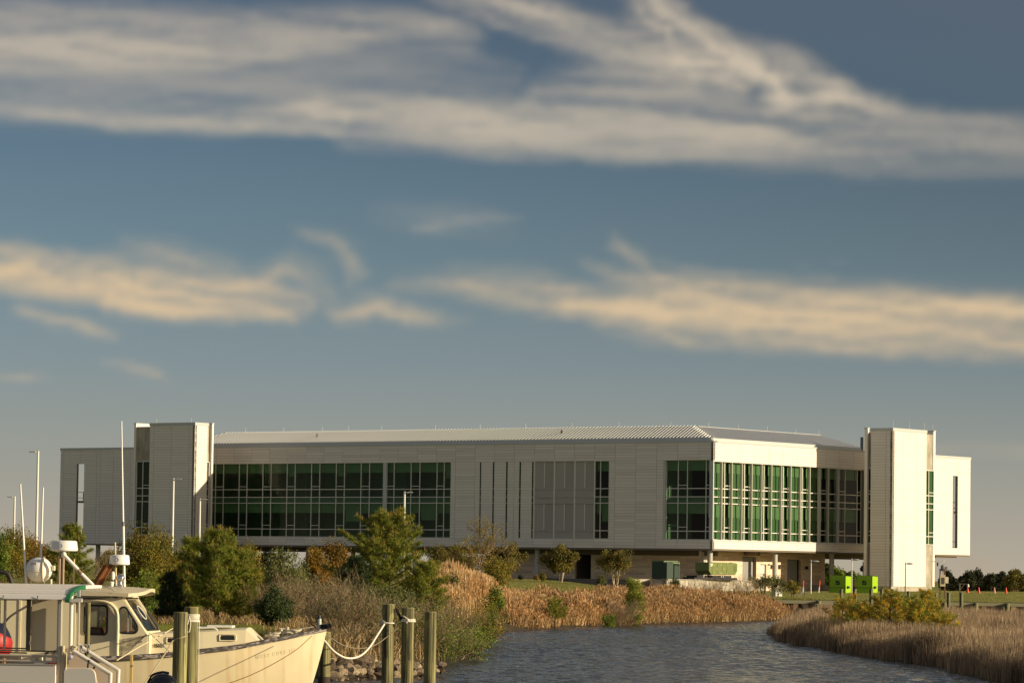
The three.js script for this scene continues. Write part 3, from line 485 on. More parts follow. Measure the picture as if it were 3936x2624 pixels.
// ground floor under the raised bars
{
  const n = -3.8, R0 = 3.45, G = 0.7;
  const holes = [[11.75, 14.6, 0, 5.07], [21.05, 23.95, 0, 4.85], [17.5, 17.95, 3.75, 4.22], [19.1, 19.68, 3.73, 4.24], [24.8, 25.7, 3.78, 4.12], [15.43, 16.65, 0, 4.26]];
  part('board_wall', cut(R0, 29.15, G, 5.6, holes).map(([a, b, c, d]) => worldUV(bx('R', a, b, c, d, n, n - 0.3), 0.16, 0.16)), M.board, building);
  part('board_wall', cut(R0, 33.5, 0.9, 5.6, [[18.9, 21.1, 0.9, 5.14]]).map(([a, b, c, d]) => worldUV(bx('L', a, b, c, d, n + 0.001, n - 0.3), 0.16, 0.16)), M.board, building);
  part('wall', [bx('L', 18.3, 21.8, 0.9, 5.5, n - 3.2, n - 3.4), bx('L', 21.1, 21.3, 0.9, 5.5, n - 0.3, n - 3.2), bx('L', 18.7, 18.9, 0.9, 5.5, n - 0.3, n - 3.2), bx('R', 28.85, 29.15, G, 5.6, n - 0.3, -12), bx('L', 33.2, 33.5, 0.9, 5.6, n - 0.3, -12)], mat(110, 100, 90, 0.9), building);
  slab('door', 'L', 19.2, 20.0, 1.2, 4.2, n - 3.18, n - 3.1, M.dark, building);
  for (const [a, b, y, m] of [[11.8, 14.05, 5.02, M.door], [21.1, 23.3, 4.8, M.door], [15.5, 16.5, 4.18, M.doorWhite]]) slab('door', 'R', a, b, G, y, n - 0.22, n - 0.12, m, building);
  for (const [a, b, y] of [[11.75, 14.6, 5.07], [21.05, 23.95, 4.85], [15.43, 16.65, 4.26]]) slab('door_recess', 'R', a, b, G, y, n - 0.5, n - 0.31, M.dark, building);
  for (const [a, b, c, d] of holes.slice(2, 5)) slab('small_window', 'R', a, b, c, d, n - 0.2, n - 0.1, M.dark, building);
  slab('wall_lamp', 'R', 9.05, 9.35, 4.05, 4.4, n, n + 0.2, mat(110, 50, 30, 0.6), building);
  slab('wall_lamp', 'R', 17.0, 17.15, 4.15, 4.3, n, n + 0.2, M.dark, building);
  slab('wall_sign', 'L', 3.9, 4.55, 3.85, 4.25, n, n + 0.03, mat(170, 120, 120, 0.7), building);
  slab('wall_sign', 'L', 3.8, 4.3, 2.95, 3.2, n, n + 0.03, mat(205, 190, 180, 0.7), building);
  slab('downpipe', 'R', 3.55, 3.9, 0.9, 5.5, n, n + 0.3, M.coping, building);
  for (const [f, u, nn] of [['R', 1.3, -1.2], ['R', 14.4, -1.2], ['R', 26.4, -1.2], ['R', 39, -1.2], ['L', 24.5, -1.2], ['L', 42, -1.2], ['L', 58, -1.2], ['L', 64.2, -3.4], ['L', 92, -1.5], ['L', 88, -9], ['L', 52, -12], ['L', 60, -12], ['R', 33, -12]]) { const c = at(f, u, 0, nn); part('column', cyl(0.29, 0.29, 5.2, c.x, 0.45, c.z, 18), M.column, building); }
  part('footing', bx('R', 26.0, 29.2, 0.5, 2.02, -3.3, -3.78), M.concrete, building);
}

// ---------------------------------------------------------------- things beside the building
{
  // retaining walls and equipment pad
  const conc = M.concrete;
  const wallPath = [[1930, 2.32, 441], [2425, 2.38, 410]];
  const a = P(1780, 2226, 452), b = P(2425, 2262, 404), c = P(2492, 2262, 408.5), d = P(2563, 2270, 392), e = P(2930, 2274, 410.5);
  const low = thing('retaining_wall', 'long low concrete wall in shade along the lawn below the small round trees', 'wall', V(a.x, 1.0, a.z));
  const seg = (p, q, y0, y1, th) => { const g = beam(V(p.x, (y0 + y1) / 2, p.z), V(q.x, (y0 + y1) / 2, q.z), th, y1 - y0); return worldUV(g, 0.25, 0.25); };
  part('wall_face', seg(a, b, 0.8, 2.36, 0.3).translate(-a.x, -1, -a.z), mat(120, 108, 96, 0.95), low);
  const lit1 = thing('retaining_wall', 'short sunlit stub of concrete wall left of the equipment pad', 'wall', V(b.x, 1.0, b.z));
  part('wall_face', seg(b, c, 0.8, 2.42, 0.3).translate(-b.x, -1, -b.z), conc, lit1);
  const pad = thing('equipment_pad', 'raised concrete pad with sunlit side carrying the transformer and generator', 'concrete pad', V(d.x, 1.0, d.z));
  const back1 = c.clone().add(V(0.1, 0, -0.2)), s = new THREE.Shape(); const mk = [d, e, e.clone().addScaledVector(dL, 6.5), c.clone().addScaledVector(dR, 0.2)];
  mk.forEach((p, i) => i ? s.lineTo(p.x - d.x, -(p.z - d.z)) : s.moveTo(p.x - d.x, -(p.z - d.z)));
  const g = new THREE.ExtrudeGeometry(s, { depth: 1.6, bevelEnabled: false }).rotateX(-Math.PI / 2).translate(0, -0.2, 0);
  part('pad_block', worldUV(g, 0.25, 0.25), conc, pad);
  part('pad_edge', seg(d, e, 2.40, 2.46, 0.34).translate(-d.x, -1, -d.z), M.column, pad);

  // pad-mounted transformer
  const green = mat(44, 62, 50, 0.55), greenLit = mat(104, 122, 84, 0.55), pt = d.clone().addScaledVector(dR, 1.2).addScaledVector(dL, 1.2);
  const tr = thing('transformer', 'dark green electrical transformer with ribbed cooling fins standing on the pad', 'transformer', V(pt.x, 2.42, pt.z), FACE.R.turn);
  part('cabinet', rbox(2.6, 1.85, 1.5, 0.03, 0.9, 0.93, -0.5), green, tr);
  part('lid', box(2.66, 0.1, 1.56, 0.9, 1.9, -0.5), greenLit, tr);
  part('side_panel', rbox(1.2, 1.75, 0.5, 0.03, 0.1, 0.88, 0.48), green, tr);
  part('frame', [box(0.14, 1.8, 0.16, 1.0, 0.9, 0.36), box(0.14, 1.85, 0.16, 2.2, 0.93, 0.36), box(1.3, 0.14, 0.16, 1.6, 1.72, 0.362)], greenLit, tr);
  for (let k = 0; k < 4; k++) part('cooling_fin', extrude([[-0.10, 0], [0.10, 0], [0.10, 1.3], [0, 1.55], [-0.10, 1.3]], 0.3, 0.01).translate(1.22 + k * 0.26, 0.05, 0.28), green, tr);

  // standby generator
  const olive = mat(112, 122, 62, 0.5), gp = d.clone().addScaledVector(dR, 9.2).addScaledVector(dL, 0.9);
  const gen = thing('generator', 'olive green standby generator housing with chamfered ends on a black skid', 'generator', V(gp.x, 2.42, gp.z), FACE.R.turn);
  const L = 5.4, prof = [[0.45, 0.55], [L - 0.45, 0.55], [L, 0.95], [L, 1.75], [L - 0.5, 1.8], [0, 1.8], [0, 0.95]];
  part('housing', extrude(prof, 1.7, 0.03).translate(-0.5, 0.03, -1.35), olive, gen);
  part('roof_panel', [box(2.6, 0.05, 1.6, 1.7, 1.86, -0.5), box(1.3, 0.04, 1.4, 4.2, 1.85, -0.5)], olive, gen);
  for (const x of [0.35, 1.35, 2.25, 3.2]) part('access_door', rbox(0.82, 1.05, 0.04, 0.01, x + 0.1, 1.2, 0.39), olive, gen);
  for (const x of [0.32, 1.62, 1.78, 2.9]) for (const y of [0.75, 1.62]) part('hinge', box(0.1, 0.1, 0.05, x, y, 0.42), mat(205, 195, 120, 0.5), gen);
  for (const x of [0.85, 2.2]) part('handle', box(0.08, 0.2, 0.06, x, 1.2, 0.43), mat(215, 205, 150, 0.4), gen);
  part('nameplate', [box(0.5, 0.2, 0.03, -0.1, 1.66, 0.40), box(0.35, 0.1, 0.03, -0.15, 1.5, 0.401)], mat(200, 200, 170, 0.6), gen);
  part('exhaust_louvre', Array.from({ length: 6 }, (_, k) => box(0.5, 0.03, 0.04, 4.4, 0.95 + k * 0.12, 0.40)), mat(60, 66, 40, 0.7), gen);
  part('skid', [box(8.2, 0.22, 1.5, 1.0, 0.16, -0.5), box(8.2, 0.06, 0.1, 1.0, 0.05, 0.32), box(0.5, 0.2, 1.3, -2.2, 0.35, -0.5), box(3.6, 0.22, 1.1, 2.5, 0.38, -0.5)], mat(26, 26, 26, 0.7), gen);
  for (const x of [1.9, 2.25]) part('filler_cap', cyl(0.07, 0.07, 0.16, x, 0.3, 0.32), mat(220, 220, 210, 0.5), gen);
}
{ // dumpsters
  const lime = mat(156, 196, 8, 0.45), limeDark = mat(120, 156, 8, 0.5), blk = mat(24, 30, 22, 0.7);
  const dump = (px, py, Z, label) => {
    const p = P(px, py, Z), t = thing('dumpster', label, 'dumpster', V(p.x, groundY(p.x, p.z), p.z), -0.46, 'lime green dumpsters by the stair tower');
    // the broad face looks to the viewer's left, the narrow end to the right
    part('body', extrude([[0, 0], [1.45, 0], [1.5, 0.9], [1.5, 1.78], [0, 1.86]], 1.78, 0.015).rotateY(Math.PI / 2).translate(0, 0.05, 0), lime, t);
    part('lid', [box(1.9, 0.06, 0.85, 0.9, 1.9, -0.42), box(1.9, 0.06, 0.62, 0.9, 1.87, -1.18)], mat(34, 60, 34, 0.6), t);
    part('rim', [box(1.86, 0.09, 0.06, 0.9, 0.68, 0.04), box(0.06, 1.75, 0.08, 0.03, 0.95, 0.035), box(0.06, 1.75, 0.08, 1.76, 0.95, 0.035)], limeDark, t);
    part('fork_pocket', [box(0.12, 0.24, 0.5, -0.07, 0.72, -0.5), box(0.12, 0.24, 0.5, 1.88, 0.72, -0.5)], blk, t);
    part('emblem', box(0.44, 0.44, 0.02, 0.9, 1.18, 0.035), blk, t);
    part('emblem_mark', [box(0.06, 0.16, 0.02, 0.82, 1.12, 0.05), box(0.06, 0.12, 0.02, 0.93, 1.1, 0.05), extrude([[0, 0], [0.14, 0.04], [0.16, 0.14], [0.05, 0.1]], 0.02).translate(0.92, 1.2, 0.04)], mat(150, 190, 60, 0.6), t);
    part('notice', [box(0.26, 0.1, 0.012, 0.42, 1.66, 0.035), box(0.26, 0.1, 0.012, 1.42, 1.66, 0.035)], mat(190, 190, 150, 0.6), t);
    return t;
  };
  dump(3190, 2275, 391, 'lime green dumpster left of the lamp post, farther from the stair tower');
  dump(3292, 2277, 388, 'lime green dumpster right of the lamp post, against the stair tower');
  const p = P(3281, 2272, 393), pal = thing('pallet_stack', 'brown cardboard and grey bins stacked between the two dumpsters', 'stack', V(p.x, groundY(p.x, p.z), p.z), -0.4);
  part('carton', box(0.7, 0.5, 0.5, 0, 1.05, 0), mat(160, 120, 86, 0.9), pal); part('bin', [rbox(0.34, 0.8, 0.4, 0.04, -0.2, 0.4, 0), rbox(0.34, 0.75, 0.4, 0.04, 0.2, 0.38, 0.03)], mat(80, 80, 76, 0.8), pal);
}
{ // traffic cones
  const mk = (px, py, label, c) => { const p = P(px, py, 395), t = thing('traffic_cone', label, 'traffic cone', V(p.x, groundY(p.x, p.z) - 0.01, p.z), 0, 'traffic cones on the far lawn'); part('cone', lathe([[0.19, 0.04], [0.16, 0.06], [0.045, 0.72], [0.03, 0.735], [0, 0.735]], 18), c, t); part('base', rbox(0.46, 0.05, 0.46, 0.02, 0, 0.025, 0), c, t); };
  const o = mat(226, 62, 36, 0.5), f = mat(214, 150, 140, 0.6);
  mk(3721, 2281, 'orange traffic cone nearest the lamp on the wooden gooseneck post', o); mk(3764, 2281, 'orange traffic cone second from the gooseneck post', o);
  mk(3824, 2279, 'pale faded traffic cone among the orange ones', f); mk(3869, 2279, 'orange traffic cone farthest right on the lawn', o);
}
{ // lamp posts
  const white = mat(222, 220, 212, 0.45), headM = mat(150, 152, 150, 0.5);
  const tall = (px, pyTop, Z, side, label) => { const p = P(px, pyTop, Z), g = groundY(p.x, p.z), h = p.y - g, t = thing('lamp_post', label, 'lamp post', V(p.x, g, p.z), 0, 'tall white lamp posts behind the shrubs'); part('pole', cyl(0.12, 0.085, h, 0, 0, 0, 12), white, t); part('arm', bar(V(0, h - 0.14, 0), V(side * 0.35, h - 0.08, 0.05), 0.045), white, t); part('lamp_head', rbox(0.5, 0.10, 0.28, 0.04, side * 0.46, h - 0.06, 0.06), headM, t); part('base', cyl(0.22, 0.2, 0.35), M.concrete, t); };
  tall(55, 1907, 360, -1, 'white lamp post farthest left, shorter one beyond the bushes'); tall(145, 1733, 300, -1, 'tallest white lamp post standing left of the building'); tall(666, 1838, 330, 1, 'white lamp post in front of the left stair tower'); tall(768, 1916, 360, 1, 'white lamp post before the edge of the left stair tower'); tall(1555, 1889, 330, 1, 'white lamp post behind the big pine before the green glass');
  const small = (px, pyTop, pyB, Z, label, c) => { const p = P(px, pyTop, Z), g = groundY(p.x, p.z), h = p.y - g, t = thing('lamp_post', label, 'lamp post', V(p.x, g, p.z), 0, 'small lamp posts along the path'); part('pole', cyl(0.06, 0.045, h, 0, 0, 0, 10), c, t); const hd = new THREE.SphereGeometry(0.3, 16, 10); hd.scale(1.15, 0.30, 0.55).translate(0.42, h - 0.12, 0); part('lamp_head', hd, headM, t); part('arm', bar(V(0, h - 0.16, 0), V(0.28, h - 0.08, 0), 0.03), c, t); part('base', cyl(0.11, 0.1, 0.14), M.column, t); };
  small(3119, 2152, 2301, 360, 'grey lamp post with rounded head standing before the board wall', white); small(3276, 2146, 2277, 385, 'slim grey lamp post between the two dumpsters', white); small(3482, 2161, 2296, 370, 'lamp post before the sunlit face of the right stair tower', mat(120, 96, 76, 0.6));
}
{ // orange and white markers
  const mk = (px, py, tilt, label) => { const p = P(px, py, 384), t = thing('marker_post', label, 'marker post', V(p.x, groundY(p.x, p.z), p.z), 0, 'orange and white marker posts'); t.rotation.z = tilt; part('lower_tube', cyl(0.06, 0.06, 0.75), mat(225, 220, 210, 0.5), t); part('upper_tube', cyl(0.075, 0.065, 0.65, 0, 0.74, 0), mat(222, 74, 32, 0.5), t); };
  mk(3087, 2276, -0.03, 'upright orange and white marker post left of the grey lamp'); mk(3147, 2278, -0.10, 'leaning orange and white marker post right of the grey lamp');
}
{ // pale utility box, crab trap
  let p = P(2986, 2308, 300); let t = thing('utility_box', 'pale square utility box at the edge of the reeds', 'utility box', V(p.x, groundY(p.x, p.z), p.z), 0.75); part('cabinet', rbox(0.75, 0.72, 0.5, 0.02, 0, 0.4, 0), mat(214, 210, 196, 0.6), t); part('lid', box(0.8, 0.05, 0.55, 0, 0.78, 0), mat(225, 222, 210, 0.5), t);
  p = P(3068, 2298, 296); t = thing('crab_trap', 'square wire crab trap in the dry grass beside the lamp post', 'crab trap', V(p.x, groundY(p.x, p.z), p.z), 0.1); const g = []; for (let i = 0; i <= 6; i++) { g.push(box(0.02, 0.7, 0.02, -0.5 + i * 0.166, 0.5, 0), box(0.02, 0.7, 0.02, -0.5 + i * 0.166, 0.5, -0.6)); } for (let j = 0; j <= 4; j++) { g.push(box(1.02, 0.02, 0.02, 0, 0.15 + j * 0.175, 0), box(1.02, 0.02, 0.02, 0, 0.15 + j * 0.175, -0.6)); } part('wire_cage', g, mat(150, 138, 120, 0.8), t); part('frame', [box(0.04, 0.75, 0.04, -0.52, 0.48, 0.02), box(0.04, 0.75, 0.04, 0.52, 0.48, 0.02), box(1.1, 0.05, 0.05, 0, 0.86, 0), box(1.1, 0.05, 0.05, 0, 0.12, 0)], mat(110, 100, 90, 0.8), t);
}
// ---------------------------------------------------------------- bulkhead, dock, path, instruments
const woodGrey = canvasTex(256, 256, (u, v, o) => { const g = fbm(u * 40, v * 3, 4), s = noise(u * 6, v * 9), t = 0.72 + 0.55 * (g - 0.5) + 0.35 * (s - 0.5); o[0] = 176 * t; o[1] = 166 * t; o[2] = 128 * t; });
M.post = new THREE.MeshStandardMaterial({ map: woodGrey, roughness: 0.9, bumpMap: woodGrey, bumpScale: 0.004, color: new THREE.Color().setRGB(0.62, 0.68, 0.55) });
M.plank = mat(208, 186, 148, 0.85);
{
  const bh = thing('bulkhead', 'timber bulkhead of upright sheet boards and round piles holding the lawn edge', 'bulkhead', V(30, 0, -274.5));
  const W = mat(150, 144, 112, 0.85);
  part('wale', [box(62, 0.24, 0.3, 12, 1.02, 0.05)], W, bh);
  const sheet = new THREE.BoxGeometry(0.34, 1.9, 0.08), shM = [mat(196, 170, 130, 0.9), mat(150, 120, 96, 0.9), mat(176, 148, 112, 0.9)];
  for (let k = 0; k < 90; k++) { const o = lit(new THREE.Mesh(sheet, shM[Math.floor(hash(k, 3) * 3)])); o.name = 'sheet_board'; o.position.set(-9.5 + k * 0.36, 0.05, 0.02 + (k % 2) * 0.10); bh.add(o); }
  for (let k = 0; k < 16; k++) { const o = lit(new THREE.Mesh(cyl(0.2, 0.19, 2.6, 0, -1.2, 0, 14), M.post)); o.name = 'pile'; o.position.set(-7.5 + k * 2.28, -0.27, 0.42); bh.add(o); }
  const dk = thing('dock', 'weathered timber dock with square posts and pale stringers beyond the marsh', 'dock', V(28, 0, -268));
  const posts = [[3235, 2265, 269, .2], [3287, 2265, 268, .21], [3350, 2265, 267.5, .2], [3391, 2265, 270, .2], [3433, 2265, 271, .2], [3494, 2273, 271, .18], [3552, 2280, 270, .19], [3599, 2280, 268, .2], [3648, 2279, 258, .2], [3697, 2279, 257, .2]];
  for (const [x, y, Z, w] of posts) { const p = P(x, y, Z); const o = part('post', rbox(w, p.y + 1.2, w, 0.015), M.post, dk); o.position.set(p.x - 28, (p.y - 1.2) / 2, p.z + 268); o.rotation.y = -0.75; const cp = part('post_cap', box(w + 0.02, 0.03, w + 0.02), mat(120, 120, 96, 0.9), dk); cp.position.set(p.x - 28, p.y + 0.015, p.z + 268); cp.rotation.y = -0.75; }
  const q = (x, y, Z) => { const p = P(x, y, Z); return V(p.x - 28, p.y, p.z + 268); };
  part('stringer', [beam(q(3142, 2326, 268.4), q(3392, 2326, 267.6), 0.08, 0.20)], M.plank, dk);
  part('stringer', [beam(q(3560, 2346, 257.6), q(3700, 2344, 257.2), 0.08, 0.17)], M.plank, dk);
  const d0 = q(3142, 2321, 268.4), d1 = q(3392, 2321, 267.6);
  for (let k = 0; k < 30; k++) { const a = d0.clone().lerp(d1, (k + 0.5) / 30); part('deck_plank', box(0.15, 0.04, 2.2, a.x, a.y - 0.02, a.z - 1.05), M.plank, dk); }
  // path and kerbs
  const asphalt = mat(118, 110, 104, 0.95), kerb = mat(206, 194, 168, 0.9);
  const strip = (pts, w0, w1, lift) => { const pos = [], idx = []; pts.forEach(([x, y, Z], i) => { const p = P(x, y, Z), gy = groundY(p.x, p.z) + lift, w = lerp(w0, w1, i / (pts.length - 1)); pos.push(p.x, gy, p.z - w / 2, p.x, gy, p.z + w / 2); if (i) { const a = 2 * i - 2; idx.push(a, a + 1, a + 2, a + 1, a + 3, a + 2); } }); const g = new THREE.BufferGeometry(); g.setAttribute('position', new THREE.Float32BufferAttribute(pos, 3)); g.setIndex(idx); const n = g.toNonIndexed(); n.computeVertexNormals(); return n; };
  const pathLine = [[3455, 2284, 405], [3500, 2286, 390], [3540, 2291, 368], [3600, 2299, 335], [3650, 2303, 322]], pathLine2 = [[3650, 2303, 322], [3560, 2307, 312], [3500, 2311, 300], [3430, 2315, 290], [3300, 2316, 284], [3150, 2317, 281]];
  tag(part('path', [strip(pathLine, 9, 5, 0.02), strip(pathLine2, 6, 3.5, 0.024)], asphalt), 'grey asphalt path curving from the tower down to the dock', 'path', null, 'structure');
  tag(part('kerb_strip', [strip(pathLine2.map(([x, y, Z]) => [x + 8, y + 3, Z - 4.2]), 0.8, 0.5, 0.06), strip(pathLine2.slice(0, 4).map(([x, y, Z]) => [x - 4, y - 3, Z + 4]), 0.7, 0.5, 0.06)], kerb), 'pale concrete edging of the curving path', 'kerb', null, 'structure');
  // weather station on two timber posts
  const b = P(3624, 2304, 300), ws = thing('weather_station', 'instrument boxes and antennas on two timber posts beside the path', 'weather station', V(b.x, groundY(b.x, b.z), b.z));
  const wp = mat(120, 92, 70, 0.9);
  for (const x of [-0.2, 0.17]) part('post', box(0.1, 2.5, 0.12, x, 1.25, 0), wp, ws);
  part('cabinet', rbox(0.42, 0.92, 0.22, 0.02, -0.02, 1.55, 0.14), mat(214, 196, 156, 0.6), ws);
  part('cabinet_door', box(0.2, 0.5, 0.03, 0.03, 1.55, 0.265), mat(86, 86, 92, 0.5), ws);
  part('side_box', rbox(0.22, 0.5, 0.2, 0.02, 0.33, 1.6, 0.05), mat(224, 214, 184, 0.6), ws);
  part('mast', cyl(0.03, 0.025, 0.9, 0.0, 2.1, 0), mat(210, 205, 195, 0.5), ws);
  part('solar_panel', box(0.1, 0.42, 0.3, -0.05, 2.55, 0.05, 0.2, -0.3), mat(40, 42, 48, 0.4), ws);
  part('antenna', [bar(V(0.08, 2.2, 0), V(0.1, 2.95, 0), 0.02), box(0.2, 0.22, 0.12, 0.27, 2.55, 0), bar(V(0, 2.35, 0), V(0.35, 2.38, 0), 0.015)], mat(120, 116, 110, 0.6), ws);
  const gpt = P(3691, 2281, 330), gl = thing('gooseneck_lamp', 'weathered wooden post with an arm carrying a small white lamp', 'lamp post', V(gpt.x, groundY(gpt.x, gpt.z), gpt.z));
  part('post', box(0.12, 1.3, 0.12, 0, 0.65, 0), mat(110, 100, 84, 0.9), gl); part('arm', [box(0.72, 0.05, 0.06, 0.36, 1.27, 0), bar(V(0.03, 0.75, 0), V(0.4, 1.25, 0), 0.025)], mat(110, 100, 84, 0.9), gl); part('lamp_shade', lathe([[0.05, 0.1], [0.07, 0.06], [0.11, -0.1], [0.11, -0.16], [0, -0.16]], 14).translate(0.72, 1.16, 0), mat(226, 222, 214, 0.4), gl);
  const anm = P(3616, 2156, 415), an = thing('anemometer', 'white wind vane and dark sensor on the wall behind the stair tower', 'anemometer', anm.clone()); part('arm', bar(V(-1.1, -0.05, 0), V(0.4, 0, 0), 0.035), mat(210, 208, 200, 0.5), an); part('vane', box(0.12, 0.3, 0.03, 0.4, 0, 0), mat(226, 222, 214, 0.5), an); part('sensor', rbox(0.16, 0.4, 0.16, 0.03, -0.3, -0.35, 0), M.dark, an);
  // timber edge of the lawn behind the cream boat
  const te = thing('timber_edging', 'dark timber edging along the bright grass behind the cream boat', 'edging', V(-12, 0.3, -111)); for (let k = 0; k < 6; k++) part('beam', rbox(1.95, 0.55, 0.22, 0.02, -3.6 + k * 1.98, 0.2, 0), mat(92, 76, 58, 0.9), te);
}
{ // rocks of the shore revetment
  const r = rng(77), ms = [mat(168, 146, 116, 0.95), mat(140, 120, 96, 0.95), mat(188, 166, 132, 0.95), mat(108, 90, 68, 0.95)];
  const rt = canvasTex(128, 128, (u, v, o) => { const t = 200 + 90 * (noise(u * 16, v * 16, 16) - 0.5) + 80 * (noise(u * 40, v * 40, 40) - 0.5); o[0] = o[1] = o[2] = t; }); ms.forEach((m) => { m.map = rt; });
  const shapes = []; for (let k = 0; k < 9; k++) { const pts = []; for (let i = 0; i < 16; i++) { const a = r() * 6.28, b = Math.acos(2 * r() - 1), q = 0.82 + 0.25 * r(); pts.push(V(Math.sin(b) * Math.cos(a) * q, Math.cos(b) * q * 0.72, Math.sin(b) * Math.sin(a) * q * 0.85)); } const g = new ConvexGeometry(pts); shapes.push(worldUV(g, 0.6, 0.6)); }
  let n = 0;
  for (let row = 0; row < 6; row++) for (let x = 1270; x < 1720; x += 22 + r() * 16) {
    const tt = (x - 1270) / 450, Z = 93.6 + row * 0.75 + tt * 5.5, yb = [2640, 2615, 2592, 2570, 2552, 2540][row] - tt * 42 + r() * 8;
    if (row > 3 - tt * 3.2 + 2.2) continue;
    const p = P(x, yb, Z), s = (0.16 + 0.13 * r()) * (row < 2 ? 0.85 : 1) * (1 - 0.35 * tt);
    const o = single('rock', shapes[Math.floor(r() * 9)], ms[Math.floor(r() * 3.6 * (row < 1 ? 1.1 : 1)) % 4], 'grey brown rock in the loose stone bank by the pilings', 'rock', 'rocks of the shore revetment', V(p.x, p.y, p.z)); o.scale.set(s * (1 + 0.5 * r()), s, s); o.rotation.set(r() * 0.7, r() * 6.28, r() * 0.7); n++;
  }
}

